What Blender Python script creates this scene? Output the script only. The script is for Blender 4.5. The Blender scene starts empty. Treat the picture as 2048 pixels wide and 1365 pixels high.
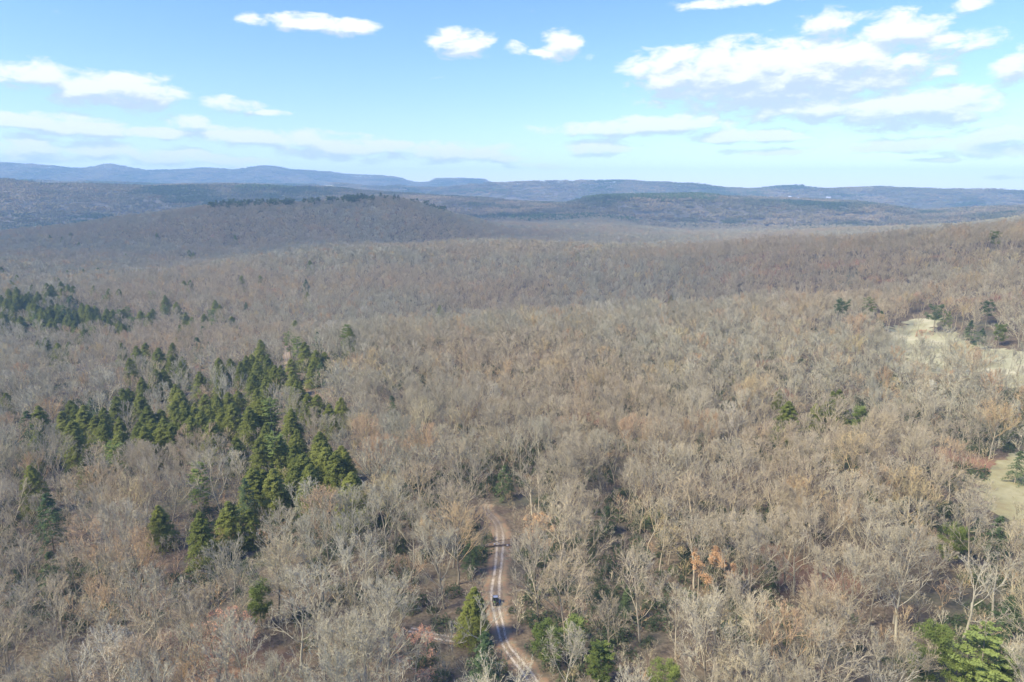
import bpy, math, random
import numpy as np
from mathutils import Vector, Matrix
R = math.radians
rng = np.random.default_rng(7)
random.seed(7)
sc = bpy.context.scene

# ------------------------------------------------------------------ camera
CAMZ = 105.0
F = 1365.0                       # focal length in pixels of the 2048 px wide photograph
HY = 390.0                       # row of the level horizon
PITCH = math.atan((682.5 - HY) / F)
cam = bpy.data.cameras.new('camera'); cam.lens = 24.0; cam.sensor_width = 36.0
cam.clip_start = 1.0; cam.clip_end = 90000.0
camo = bpy.data.objects.new('camera', cam); sc.collection.objects.link(camo)
camo.location = (0, 0, CAMZ); camo.rotation_euler = (math.pi/2 - PITCH, 0, 0)
sc.camera = camo

# ------------------------------------------------------------------ light
SUN_EL, SUN_AZ = 46.0, -118.0     # azimuth from +Y, clockwise positive
sc.view_settings.view_transform = 'Standard'; sc.view_settings.look = 'None'
sc.view_settings.exposure = 0.92; sc.view_settings.gamma = 1.0
sc.view_settings.use_curve_mapping = False
sun = bpy.data.lights.new('sun', 'SUN'); sun.energy = 4.1; sun.angle = R(14.0); sun.color = (1.0, 0.92, 0.77)
suno = bpy.data.objects.new('sun', sun); sc.collection.objects.link(suno)
sd = Vector((math.sin(R(SUN_AZ))*math.cos(R(SUN_EL)), math.cos(R(SUN_AZ))*math.cos(R(SUN_EL)), math.sin(R(SUN_EL))))
suno.rotation_euler = sd.to_track_quat('Z', 'Y').to_euler()
suno.location = (0, 0, 500)

def pix_dir(x, y):
    a = (x - 1024.0)/F; b = (682.5 - y)/F
    cp, sp = math.cos(PITCH), math.sin(PITCH)
    v = Vector((a, cp + b*sp, -sp + b*cp)); v.normalize()
    return v

def azel(x, y):
    v = pix_dir(x, y)
    return math.atan2(v.x, v.y), math.asin(v.z)

# world: Nishita sky with cumulus drawn on the sky by direction
W = bpy.data.worlds.new('World'); sc.world = W; W.use_nodes = True
nt = W.node_tree; nt.nodes.clear(); N = nt.nodes; Lk = nt.links
def nd(tree, t, **kw):
    n = tree.nodes.new(t)
    for k, v in kw.items(): setattr(n, k, v)
    return n
def mth(tree, op, a, b=None, c=None, clamp=False):
    n = tree.nodes.new('ShaderNodeMath'); n.operation = op; n.use_clamp = clamp
    for i, v in enumerate((a, b, c)):
        if v is None: continue
        if isinstance(v, (int, float)): n.inputs[i].default_value = v
        else: tree.links.new(v, n.inputs[i])
    return n.outputs[0]
def vm(tree, op, a, b=None):
    n = tree.nodes.new('ShaderNodeVectorMath'); n.operation = op
    for i, v in enumerate((a, b)):
        if v is None: continue
        if isinstance(v, tuple): n.inputs[i].default_value = v
        else: tree.links.new(v, n.inputs[i])
    return n
def mixc(tree, f, a, b, mode='MIX'):
    n = tree.nodes.new('ShaderNodeMix'); n.data_type = 'RGBA'; n.blend_type = mode
    for s, v in ((n.inputs[0], f), (n.inputs[6], a), (n.inputs[7], b)):
        if isinstance(v, (int, float)): s.default_value = v
        elif isinstance(v, tuple): s.default_value = (*v[:3], 1)
        else: tree.links.new(v, s)
    return n.outputs[2]
def sstep(tree, v, lo, hi):
    n = tree.nodes.new('ShaderNodeMapRange'); n.interpolation_type = 'SMOOTHSTEP'
    tree.links.new(v, n.inputs[0]); n.inputs[1].default_value = lo; n.inputs[2].default_value = hi
    return n.outputs[0]

CLOUDS = [  # x, y, half width, half height in the photograph's sky; weight
 (610,46,100,17,.9),(505,38,30,12,.8),(705,54,42,16,1),
 (922,88,52,24,1),(1033,97,28,15,.55),(1120,92,36,26,1),(1090,104,36,9,.7),
 (1480,3,130,11,.8),(1365,12,26,13,.6),(1945,8,40,14,.8),
 (1655,48,62,26,.85),(1800,62,84,32,1),(1895,88,95,22,.9),(1780,86,110,12,.8),(1885,140,36,18,.75),
 (1420,140,145,44,1.1),(1560,155,230,54,1.25),(1650,132,200,38,1.2),(1340,160,60,34,1),
 (1640,215,170,26,1.1),(1800,218,150,34,1.2),(1900,228,80,18,1),
 (1230,258,120,14,.95),(1340,250,110,17,1),(1500,272,100,13,.9),(1200,297,64,15,.85),
 (70,152,80,26,1),(180,178,70,28,1.1),(260,182,80,30,1.1),(310,200,50,16,.9),
 (465,212,50,18,.8),(545,226,40,6,.5),(60,243,110,15,1),(160,256,80,22,1),(370,246,38,17,.9),
 (330,266,80,12,.8),(480,274,90,17,.9),(620,284,60,19,.8),(700,298,120,22,.8),(900,306,130,18,.8),(780,293,60,12,.8),
 (60,295,90,24,.8),(200,300,90,18,.75),(360,314,110,16,.7),(80,318,90,10,.6),(480,322,90,9,.55),
 (2030,135,48,30,.9),(2040,95,16,12,.6),(1990,270,80,15,.9),(1850,290,180,14,.7),(1990,305,120,14,.75),(1560,303,100,8,.6),
 (1080,332,60,8,.6),(1000,318,80,8,.5),(1170,115,30,10,.35),(1325,215,24,6,.5),(1890,320,90,5,.5),(520,338,60,5,.5),(2020,355,60,5,.5),
 (2350,240,200,30,1),(-200,120,150,40,1),
 (1250,-160,240,60,1),(600,-230,300,60,1)]

g = bpy.data.node_groups.new('cloud_cover', 'ShaderNodeTree')
g.interface.new_socket('p', in_out='INPUT', socket_type='NodeSocketVector')
g.interface.new_socket('d', in_out='OUTPUT', socket_type='NodeSocketFloat'); g.interface.new_socket('s', in_out='OUTPUT', socket_type='NodeSocketFloat')
gi = g.nodes.new('NodeGroupInput'); go = g.nodes.new('NodeGroupOutput')
acc = None
for (x, y, rx, ry, w) in CLOUDS:
    if y > 225: w = w*.65+.42
    a, e = azel(x, y)
    a2, _ = azel(x + rx, y); _, e2 = azel(x, y - ry)
    kx, ky = .88/abs(a2 - a), .84/abs(e2 - e)
    s2 = vm(g, 'MULTIPLY_ADD', gi.outputs[0], (kx, ky, 0)); s2.inputs[2].default_value = (-a*kx, -e*ky, 0)
    dt = vm(g, 'DOT_PRODUCT', s2.outputs[0], s2.outputs[0]).outputs['Value']
    ex = mth(g, 'MULTIPLY_ADD', dt, -0.62, w + 0.05)
    acc = ex if acc is None else mth(g, 'MAXIMUM', acc, ex)
acc = mth(g, 'MAXIMUM', acc, -0.35)
nz = nd(g, 'ShaderNodeTexNoise'); nz.noise_dimensions = '2D'
sv = vm(g, 'MULTIPLY', gi.outputs[0], (26, 62, 0)); g.links.new(sv.outputs[0], nz.inputs['Vector'])
nz.inputs['Scale'].default_value = 1.0; nz.inputs['Detail'].default_value = 5.5; nz.inputs['Roughness'].default_value = 0.62
nz.inputs['Distortion'].default_value = 0.25
nz2 = nd(g, 'ShaderNodeTexNoise'); nz2.noise_dimensions = '2D'
sv2 = vm(g, 'MULTIPLY', gi.outputs[0], (7, 24, 0)); g.links.new(sv2.outputs[0], nz2.inputs['Vector'])
nz2.inputs['Scale'].default_value = 1.0; nz2.inputs['Detail'].default_value = 3
nn = mth(g, 'ADD', mth(g, 'MULTIPLY', mth(g, 'SUBTRACT', nz.outputs[0], 0.5), 2.2), mth(g, 'MULTIPLY', mth(g, 'SUBTRACT', nz2.outputs[0], 0.5), 0.35))
tot = mth(g, 'SUBTRACT', mth(g, 'ADD', acc, nn), 0.42)
g.links.new(tot, go.inputs[0]); g.links.new(acc, go.inputs[1])

tc = nd(nt, 'ShaderNodeTexCoord')
sep = nd(nt, 'ShaderNodeSeparateXYZ'); Lk.new(tc.outputs['Generated'], sep.inputs[0])
az = mth(nt, 'ARCTAN2', sep.outputs[0], sep.outputs[1]); el = mth(nt, 'ARCSINE', sep.outputs[2])
cmb = nd(nt, 'ShaderNodeCombineXYZ'); Lk.new(az, cmb.inputs[0]); Lk.new(el, cmb.inputs[1])
def cover(v):
    n = nd(nt, 'ShaderNodeGroup'); n.node_tree = g; Lk.new(v, n.inputs[0]); return n.outputs
d0, s0 = cover(cmb.outputs[0])
d1, s1_ = cover(vm(nt, 'ADD', cmb.outputs[0], (-0.004, 0.014, 0)).outputs[0])
alpha = sstep(nt, d0, -0.34, 0.52)
lit = mth(nt, 'ADD', mth(nt, 'MULTIPLY', mth(nt, 'SUBTRACT', s0, s1_), 1.0), mth(nt, 'MULTIPLY', mth(nt, 'SUBTRACT', d0, d1), 0.65))
lit = sstep(nt, mth(nt, 'ADD', lit, mth(nt, 'MULTIPLY', s0, -0.16)), -0.50, 0.28)
sky = nd(nt, 'ShaderNodeTexSky'); sky.sky_type = 'NISHITA'; sky.sun_disc = False
sky.sun_elevation = R(SUN_EL); sky.sun_rotation = R(SUN_AZ); sky.altitude = 400; sky.air_density = 1.0; sky.dust_density = 0.25; sky.ozone_density = 1.6
tint = mixc(nt, sstep(nt, el, -0.02, 0.30), (0.98, 0.99, 1.30), (0.70, 0.90, 1.80))
skyc = mixc(nt, 1.0, sky.outputs[0], tint, 'MULTIPLY')
CW = 5.7
cloudcol = mixc(nt, lit, (0.60*CW, 0.71*CW, 0.86*CW), (1.02*CW, 1.04*CW, 1.07*CW))
al2 = mth(nt, 'MULTIPLY', alpha, mth(nt, 'ADD', 0.80, mth(nt, 'MULTIPLY', sstep(nt, el, 0.03, 0.16), 0.19)))
final = mixc(nt, al2, skyc, cloudcol)
bg = nd(nt, 'ShaderNodeBackground'); bg.inputs['Strength'].default_value = 0.110
Lk.new(final, bg.inputs['Color'])
wo = nd(nt, 'ShaderNodeOutputWorld'); Lk.new(bg.outputs[0], wo.inputs[0])
W.cycles.sampling_method = 'MANUAL'; W.cycles.sample_map_resolution = 512

# render settings that belong to the scene
sc.cycles.max_bounces = 4; sc.cycles.diffuse_bounces = 2; sc.cycles.glossy_bounces = 1
sc.cycles.transmission_bounces = 2; sc.cycles.volume_bounces = 0; sc.cycles.transparent_max_bounces = 8
sc.cycles.use_denoising = True; sc.cycles.denoiser = "OPENIMAGEDENOISE"; sc.cycles.denoising_input_passes = "RGB_ALBEDO_NORMAL"; sc.cycles.caustics_reflective = False; sc.cycles.caustics_refractive = False
sc.cycles.use_light_tree = False

# ------------------------------------------------------------------ helpers
def link(o, parent=None):
    sc.collection.objects.link(o)
    if parent is not None: o.parent = parent
    return o
def tag(o, label=None, cat=None, group=None, kind=None):
    if label: o['label'] = label
    if cat: o['category'] = cat
    if group: o['group'] = group
    if kind: o['kind'] = kind
    return o
def mesh_np(name, V, T, mats, midx=None, smooth=False):
    V = np.asarray(V, dtype=np.float32); T = np.asarray(T, dtype=np.int32)
    me = bpy.data.meshes.new(name)
    k = T.shape[1]
    me.vertices.add(len(V)); me.vertices.foreach_set('co', V.ravel())
    me.loops.add(T.size); me.loops.foreach_set('vertex_index', T.ravel())
    me.polygons.add(len(T)); me.polygons.foreach_set('loop_start', np.arange(0, T.size, k, dtype=np.int32))
    me.polygons.foreach_set('loop_total', np.full(len(T), k, dtype=np.int32))
    for m in (mats if isinstance(mats, (list, tuple)) else [mats]): me.materials.append(m)
    if midx is not None: me.polygons.foreach_set('material_index', midx)
    if smooth: me.polygons.foreach_set('use_smooth', np.ones(len(T), dtype=bool))
    me.update(calc_edges=True)
    return me
def empty(name, loc=(0, 0, 0), rz=0.0):
    o = bpy.data.objects.new(name, None); o.location = loc; o.rotation_euler = (0, 0, rz); o.empty_display_size = 0.5
    return link(o)

# ------------------------------------------------------------------ materials
def mat(name):
    m = bpy.data.materials.new(name); m.use_nodes = True
    t = m.node_tree; b = t.nodes['Principled BSDF']
    b.inputs['Roughness'].default_value = 0.9
    b.inputs['Specular IOR Level'].default_value = 0.1
    return m, t, b
def plain(name, col, rough=0.8, metal=0.0, spec=0.2, nscale=6.0, var=0.25):
    m, t, b = mat(name)
    n = nd(t, 'ShaderNodeTexNoise'); n.inputs['Scale'].default_value = nscale; n.inputs['Detail'].default_value = 4
    tcn = nd(t, 'ShaderNodeTexCoord'); t.links.new(tcn.outputs['Object'], n.inputs['Vector'])
    c = mixc(t, n.outputs[0], tuple(v*(1 - var) for v in col), tuple(min(1, v*(1 + var)) for v in col))
    t.links.new(c, b.inputs['Base Color'])
    b.inputs['Roughness'].default_value = rough; b.inputs['Metallic'].default_value = metal
    b.inputs['Specular IOR Level'].default_value = spec
    return m
def ramp(t, v, stops, interp='LINEAR'):
    r = nd(t, 'ShaderNodeValToRGB'); r.color_ramp.interpolation = interp
    cr = r.color_ramp
    while len(cr.elements) < len(stops): cr.elements.new(0.5)
    for e, (p, c) in zip(cr.elements, stops): e.position = p; e.color = (*c, 1)
    t.links.new(v, r.inputs[0])
    return r.outputs[0]

def diffuse_mat(name):
    m = bpy.data.materials.new(name); m.use_nodes = True; t = m.node_tree; t.nodes.clear()
    d = nd(t, 'ShaderNodeBsdfDiffuse'); o = nd(t, 'ShaderNodeOutputMaterial'); t.links.new(d.outputs[0], o.inputs[0])
    return m, t, d

def bark_mat(name, stops, bud=0.0, dark=1.0, green=False):
    m, t, d = diffuse_mat(name)
    oi = nd(t, 'ShaderNodeObjectInfo')
    base = ramp(t, oi.outputs['Random'], stops)
    # whole stands differ a little in tone: noise over where the tree stands
    n = nd(t, 'ShaderNodeTexNoise'); n.inputs['Scale'].default_value = 0.0045; n.inputs['Detail'].default_value = 3
    t.links.new(oi.outputs['Location'], n.inputs['Vector'])
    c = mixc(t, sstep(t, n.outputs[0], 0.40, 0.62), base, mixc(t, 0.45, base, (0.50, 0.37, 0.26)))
    n2 = nd(t, 'ShaderNodeTexNoise'); n2.inputs['Scale'].default_value = 0.35; n2.inputs['Detail'].default_value = 2
    geo = nd(t, 'ShaderNodeNewGeometry'); t.links.new(geo.outputs['Position'], n2.inputs['Vector'])
    c = mixc(t, mth(t, 'MULTIPLY', sstep(t, n2.outputs[0], 0.35, 0.7), 0.35), c, mixc(t, 1.0, c, (0.72, 0.74, 0.70), 'MULTIPLY'))
    c = mixc(t, 1.0, c, (1.04, 1.01, .80), "MULTIPLY")
    if dark != 1.0: c = mixc(t, 1.0, c, (dark, dark, dark), 'MULTIPLY')
    if green:
        n5 = nd(t, 'ShaderNodeTexNoise'); n5.inputs['Scale'].default_value = 0.0032; n5.inputs['Detail'].default_value = 5
        t.links.new(vm(t, 'ADD', oi.outputs['Location'], (900., 300., 0.)).outputs[0], n5.inputs['Vector'])
        c = mixc(t, sstep(t, n5.outputs[0], .47, .62), c, (.06, .085, .045))
    t.links.new(c, d.inputs['Color'])
    return m
TW = [(0.0, (.33,.31,.25)), (.18, (.46,.43,.34)), (.40, (.40,.36,.285)), (.60, (.52,.48,.38)), (.74, (.36,.32,.245)), (.84, (.48,.41,.30)), (.90, (.50,.34,.22)), (.95, (.54,.45,.26)), (1.0, (.58,.55,.47))]
M_twig = bark_mat('bare_twigs', TW)
M_bark = bark_mat('grey_bark', [(0, (.22,.20,.17)), (.5, (.33,.30,.25)), (1, (.42,.39,.33))])
M_far = bark_mat('far_canopy', [(p, tuple(v*.40 for v in c_)) for p, c_ in TW], green=True)  # twig tones darkened: self-shadow the patches lack is put into the colour
M_pale = bark_mat('pale_bark', [(0, (.40,.38,.32)), (1, (.48,.455,.38))])
M_rust = bark_mat('russet_leaves', [(0, (.56,.33,.18)), (1, (.62,.39,.22))])
M_bud = bark_mat('red_buds', [(0, (.55,.30,.21)), (1, (.60,.34,.24))])
M_ybud = bark_mat('yellow_catkins', [(0, (.58,.45,.20)), (1, (.62,.50,.25))])

def needle_mat(name, lo, hi):
    m = bpy.data.materials.new(name); m.use_nodes = True; t = m.node_tree; t.nodes.clear()
    oi = nd(t, 'ShaderNodeObjectInfo'); geo = nd(t, 'ShaderNodeNewGeometry')
    n = nd(t, 'ShaderNodeTexNoise'); n.inputs['Scale'].default_value = 0.8; n.inputs['Detail'].default_value = 3
    t.links.new(geo.outputs['Position'], n.inputs['Vector'])
    f = mth(t, 'ADD', mth(t, 'MULTIPLY', oi.outputs['Random'], 0.55), mth(t, 'MULTIPLY', n.outputs[0], 0.55))
    c = mixc(t, f, lo, hi)
    d = nd(t, 'ShaderNodeBsdfDiffuse'); tr = nd(t, 'ShaderNodeBsdfTranslucent'); mx = nd(t, 'ShaderNodeMixShader'); mx.inputs[0].default_value = 0.25
    o = nd(t, 'ShaderNodeOutputMaterial')
    t.links.new(c, d.inputs[0]); t.links.new(c, tr.inputs[0]); t.links.new(d.outputs[0], mx.inputs[1]); t.links.new(tr.outputs[0], mx.inputs[2]); t.links.new(mx.outputs[0], o.inputs[0])
    return m
M_hem = needle_mat('hemlock_needles', (.135,.165,.04), (.32,.33,.075))
M_pine = needle_mat('pine_needles', (.11,.155,.04), (.25,.29,.07))
M_lpine = needle_mat('white_pine_needles', (.14,.19,.05), (.28,.33,.09))
M_dpine = needle_mat('dark_pine_needles', (.08,.13,.055), (.16,.20,.08))
M_shrub = needle_mat('evergreen_shrub_leaves', (.055,.085,.04), (.15,.18,.08))

# ground: leaf litter
def litter_colour(t):
    geo = nd(t, 'ShaderNodeNewGeometry')
    n1 = nd(t, 'ShaderNodeTexNoise'); n1.inputs['Scale'].default_value = 0.035; n1.inputs['Detail'].default_value = 6; n1.inputs['Roughness'].default_value = .65
    n2 = nd(t, 'ShaderNodeTexNoise'); n2.inputs['Scale'].default_value = 0.9; n2.inputs['Detail'].default_value = 6; n2.inputs['Roughness'].default_value = .7
    n3 = nd(t, 'ShaderNodeTexNoise'); n3.inputs['Scale'].default_value = 0.0016; n3.inputs['Detail'].default_value = 7; n3.inputs['Roughness'].default_value = .6
    for n in (n1, n2, n3): t.links.new(geo.outputs['Position'], n.inputs['Vector'])
    c = ramp(t, n2.outputs[0], [(.28, (.055,.045,.03)), (.45, (.12,.09,.055)), (.6, (.20,.155,.095)), (.75, (.27,.225,.145))])
    c = mixc(t, sstep(t, n1.outputs[0], .45, .68), c, mixc(t, 0.6, c, (.11,.12,.07)))
    n4 = nd(t, 'ShaderNodeTexNoise'); n4.inputs['Scale'].default_value = 0.018; n4.inputs['Detail'].default_value = 4; t.links.new(geo.outputs['Position'], n4.inputs['Vector'])
    c = mixc(t, sstep(t, n4.outputs[0], .56, .70), c, mixc(t, 0.6, c, (.34,.17,.09)))
    # beyond the modelled trees the wooded ground carries the colour of bare canopy
    ln = vm(t, 'LENGTH', geo.outputs['Position']).outputs['Value']
    fw = ramp(t, n3.outputs[0], [(.35, (.10,.10,.085)), (.5, (.155,.14,.115)), (.62, (.20,.165,.13)), (.8, (.14,.14,.11))])
    c = mixc(t, sstep(t, ln, 1500, 2600), c, fw)
    return c, n2
M_ground, t, b = mat('leaf_litter')
c, n2 = litter_colour(t)
t.links.new(c, b.inputs['Base Color'])
bp = nd(t, 'ShaderNodeBump'); bp.inputs['Strength'].default_value = 0.5; bp.inputs['Distance'].default_value = 0.25
t.links.new(n2.outputs[0], bp.inputs['Height']); t.links.new(bp.outputs[0], b.inputs['Normal'])

M_meadow, t, b = mat('meadow_grass')
geo = nd(t, 'ShaderNodeNewGeometry')
n1 = nd(t, 'ShaderNodeTexNoise'); n1.inputs['Scale'].default_value = 0.06; n1.inputs['Detail'].default_value = 7; n1.inputs['Roughness'].default_value = .6
t.links.new(geo.outputs['Position'], n1.inputs['Vector'])
t.links.new(ramp(t, n1.outputs[0], [(.3, (.24,.22,.11)), (.5, (.38,.355,.19)), (.7, (.50,.45,.27))]), b.inputs['Base Color'])
M_dry, t, b = mat('dry_meadow')
geo = nd(t, 'ShaderNodeNewGeometry')
n1 = nd(t, 'ShaderNodeTexNoise'); n1.inputs['Scale'].default_value = 0.15; n1.inputs['Detail'].default_value = 7; n1.inputs['Roughness'].default_value = .65
t.links.new(geo.outputs['Position'], n1.inputs['Vector'])
t.links.new(ramp(t, n1.outputs[0], [(.3, (.24,.19,.09)), (.5, (.30,.27,.13)), (.7, (.38,.34,.18))]), b.inputs['Base Color'])

# track: the U coordinate runs across it, ruts at +-0.8 m
RUTV = 60.0
M_track, t, b = mat('sandy_track')
uv = nd(t, 'ShaderNodeUVMap'); su = nd(t, 'ShaderNodeSeparateXYZ'); t.links.new(uv.outputs[0], su.inputs[0])
geo = nd(t, 'ShaderNodeNewGeometry')
n1 = nd(t, 'ShaderNodeTexNoise'); n1.inputs['Scale'].default_value = 0.7; n1.inputs['Detail'].default_value = 6; n1.inputs['Roughness'].default_value = .7
t.links.new(geo.outputs['Position'], n1.inputs['Vector'])
n2 = nd(t, 'ShaderNodeTexNoise'); n2.inputs['Scale'].default_value = 3.5; n2.inputs['Detail'].default_value = 4
t.links.new(geo.outputs['Position'], n2.inputs['Vector'])
ax = mth(t, 'ABSOLUTE', mth(t, 'ADD', su.outputs[0], mth(t, 'MULTIPLY', mth(t, 'SUBTRACT', n1.outputs[0], .5), .5)))
rut = mth(t, 'SUBTRACT', 1.0, sstep(t, mth(t, 'ABSOLUTE', mth(t, 'SUBTRACT', ax, 0.85)), 0.12, 0.50))
litter = ramp(t, n2.outputs[0], [(.3, (.16,.11,.065)), (.5, (.26,.19,.11)), (.7, (.33,.28,.17))])
verge = ramp(t, n1.outputs[0], [(.3, (.31,.17,.09)), (.5, (.30,.205,.11)), (.68, (.28,.25,.13))])
sand = ramp(t, n2.outputs[0], [(.3, (.44,.36,.24)), (.6, (.62,.53,.37))])
gc, _n = litter_colour(t)
c = mixc(t, sstep(t, ax, 1.4, 2.0), litter, verge)
c = mixc(t, sstep(t, mth(t, 'ADD', ax, mth(t, 'MULTIPLY', mth(t, 'SUBTRACT', n1.outputs[0], .5), 4.0)), 1.9, 3.9), c, gc)
rut = mth(t, 'MULTIPLY', rut, mth(t, 'SUBTRACT', 1.0, mth(t, 'MULTIPLY', sstep(t, su.outputs[1], RUTV, RUTV+9.0), .72)))
c = mixc(t, mth(t, 'MULTIPLY', rut, sstep(t, mth(t, 'ADD', n1.outputs[0], mth(t, 'MULTIPLY', n2.outputs[0], .35)), .44, .80), clamp=True), c, sand)
t.links.new(c, b.inputs['Base Color'])

# ------------------------------------------------------------------ terrain
CAN = 17.0
XS = np.array([-900, -400, 0, 200, 400, 600, 800, 1000, 1200, 1400, 1600, 1800, 2048, 2450, 2950], dtype=float)
def crest(pts, can=CAN):
    out = []
    for (x, y, d) in pts:
        a, e = azel(x, y); out.append((a, d, CAMZ + d*math.tan(e) - can))
    return out
def level(d, zs, xs=XS):
    out = []
    for x, z in zip(xs, zs):
        a, e = azel(x, HY); dd = np.interp(x, XS, d) if hasattr(d, '__len__') else d
        out.append((a, dd, z))
    return out
rows = [
 level(0, [0]*15),
 level(140, [-2,-2,-2,-1,0,0,0,0,0,0,0,1,2,3,3]),
 level(300, [-8,-8,-7,-6,-5,-3,-1,0,0,0,0,1,2,5,8]),
 [(azel(-900,HY)[0], 430, -14), (azel(0,HY)[0], 430, -13), (azel(300,HY)[0], 420, -12), (azel(520,HY)[0], 420, -8)] + crest([(720,662,440),(850,648,465),(1100,628,500),(1400,612,540),(1600,592,560),(1720,590,560)]) + level(520, [4, 9, 20, 30], [1850, 2048, 2450, 2950]),
 level(670, [-26,-26,-24,-26,-26,-26,-36,-40,-38,-32,-18,6,32,52,60]),
 crest([(-900,560,900),(-400,580,900),(0,575,900),(200,560,950),(430,532,1000),(600,512,1050),(900,484,1150),(1000,480,1150),(1200,488,1100),(1400,496,1000),(1600,486,900),(1750,476,850),(1900,462,800),(2048,446,760),(2300,420,740),(2950,380,740)]),
 level(1400, [-15,-15,-15,-16,-14,-14,-18,-22,-30,-34,-30,-20,0,20,20]),
 crest([(-900,430,1900),(-200,470,1900),(0,464,1850),(200,440,1800),(300,422,1780),(420,406,1750),(560,403,1740),(700,402,1750),(780,399,1750),(850,412,1750),(950,442,1750),(1010,460,1750),(1100,466,1720),(1300,478,1700),(1600,470,1700),(1900,450,1700),(2048,432,1700),(2950,400,1700)]),
 level(2350, [-20,-20,-28,-28,-25,-22,-20,-6,-4,-22,-26,-20,-12,0,0]),
 crest([(-900,360,3300),(0,356,3300),(100,362,3300),(230,367,3300),(350,371,3300),(500,374,3400),(700,380,3400),(850,388,3300),(950,394,3200),(1024,402,3100),(1130,405,3000),(1180,397,2950),(1250,392,2900),(1400,394,2900),(1500,399,2950),(1600,401,3000),(1700,405,3000),(1760,413,3000),(1840,432,2900),(1900,428,2800),(2048,412,2700),(2400,390,2700),(2950,380,2700)]),
 level(4600, [60,60,60,50,40,20,10,10,20,30,20,0,-10,30,30]),
 crest([(-900,366,5300),(0,364,5300),(200,366,5300),(400,364,5300),(600,366,5300),(780,377,5300),(900,378,5300),(980,369,5300),(1050,365,5300),(1190,364,5300),(1330,366,5300),(1400,371,5300),(1550,376,5300),(1700,377,5300),(1860,380,5300),(2048,385,5300),(2950,388,5300)]),
 level(6500, [80]*15),
 crest([(-900,345,8000),(-200,338,8000),(0,332,8000),(100,338,8000),(170,342,8000),(220,336,8000),(290,346,8000),(400,340,8000),(470,344,8000),(530,335,8000),(575,342,8000),(620,344,8000),(700,352,8000),(760,355,8000),(790,358,8000),(825,367,8000),(862,368,8000),(875,360,8000),(920,358,8000),(960,361,8000),(985,369,8000),(1024,380,8000),(1100,388,8000),(2048,398,8000),(2950,398,8000)], 8),
 level(8900, [60]*15),
 level(9200, [40]*15)]
RA = [np.array([p[0] for p in r]) for r in rows]
RD = [np.array([p[1] for p in r], dtype=float) for r in rows]
RZ = [np.array([p[2] for p in r], dtype=float) for r in rows]

def vnoise(x, y, seed):
    xi = np.floor(x).astype(np.int64); yi = np.floor(y).astype(np.int64)
    fx = x - xi; fy = y - yi
    fx = fx*fx*fx*(fx*(fx*6 - 15) + 10); fy = fy*fy*fy*(fy*(fy*6 - 15) + 10)
    def h(a, b):
        v = (a*374761393 + b*668265263 + seed*974711) & 0x7fffffff
        v = ((v ^ (v >> 13))*1274126177) & 0x7fffffff
        v = v ^ (v >> 16)
        return (v & 0xffff)/32767.5 - 1.0
    return (h(xi, yi)*(1-fx) + h(xi+1, yi)*fx)*(1-fy) + (h(xi, yi+1)*(1-fx) + h(xi+1, yi+1)*fx)*fy

def height(x, y):
    x = np.asarray(x, dtype=float); y = np.asarray(y, dtype=float)
    r = np.hypot(x, y); a = np.arctan2(x, y)
    D = np.array([np.interp(a, RA[i], RD[i], period=2*math.pi) for i in range(len(rows))])
    Z = np.array([np.interp(a, RA[i], RZ[i], period=2*math.pi) for i in range(len(rows))])
    z = np.full(r.shape, Z[-1]*1.0)
    for i in range(len(rows)-1):
        t = (r - D[i])/(D[i+1]-D[i])
        m = (t >= 0) & (t < 1)
        s = t*t*(3-2*t)
        z = np.where(m, Z[i]*(1-s) + Z[i+1]*s, z)
    amp = np.clip((r-220)/600, 0, 1)
    n = 3.6*vnoise(x/90, y/90, 1)*amp
    n += 13.0*vnoise(x/270, y/270, 2)*(np.clip((r-520)/900, 0, 1) - .6*np.clip((r-1400)/200, 0, 1))
    n += 30.0*(0.5-np.abs(vnoise(x/560, y/560, 3)))*np.clip((r-1950)/900, 0, 1)
    n += 5.0*vnoise(x/180, y/180, 5)*np.clip((r-2500)/3000, 0, 1)
    n += 22.0*(0.5-np.abs(vnoise(x/900, y/900, 4)))*np.clip((r-6500)/1500, 0, 1)
    n += 8.0*vnoise(x/300, y/300, 6)*np.clip((r-6500)/1500, 0, 1)
    return z + n
def h1(x, y): return float(height(np.array([x]), np.array([y]))[0])

def ground_at(px, py, up=0.0):
    """world point where the line through a photograph pixel meets the terrain raised by up metres"""
    v = pix_dir(px, py)
    ts = np.concatenate([np.arange(60, 1500, 1.0), np.arange(1500, 14000, 8.0)])
    X = v.x*ts; Y = v.y*ts; Zr = CAMZ + v.z*ts
    under = Zr <= height(X, Y) + up
    k = int(np.argmax(under)) if under.any() else len(ts)-1
    return Vector((X[k], Y[k], h1(X[k], Y[k])))

azs = np.concatenate([np.arange(-180, -50, 2.5), np.arange(-50, 50, 0.16), np.arange(50, 180, 2.5)])*math.pi/180
rs = np.concatenate([[6], np.geomspace(20, 9150, 430)])
A2, R2 = np.meshgrid(azs, rs, indexing='ij')
GX, GY = R2*np.sin(A2), R2*np.cos(A2); GZ = height(GX, GY)
na, nr = A2.shape
V = np.stack([GX.ravel(), GY.ravel(), GZ.ravel()], 1)
i = np.arange(na)[:, None]; j = np.arange(nr-1)[None, :]
i2 = (i+1) % na
Q = np.stack([(i*nr+j), (i*nr+j+1), (i2*nr+j+1), (i2*nr+j)], -1).reshape(-1, 4)[:, ::-1]
V = np.vstack([V, [[0, 0, h1(0, 0)]]])
# centre cap as degenerate-free quads is not needed: fan of quads using pairs
me = mesh_np('ground', V, Q, M_ground, smooth=True)
gr = link(bpy.data.objects.new('ground', me)); tag(gr, kind='structure')

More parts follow.
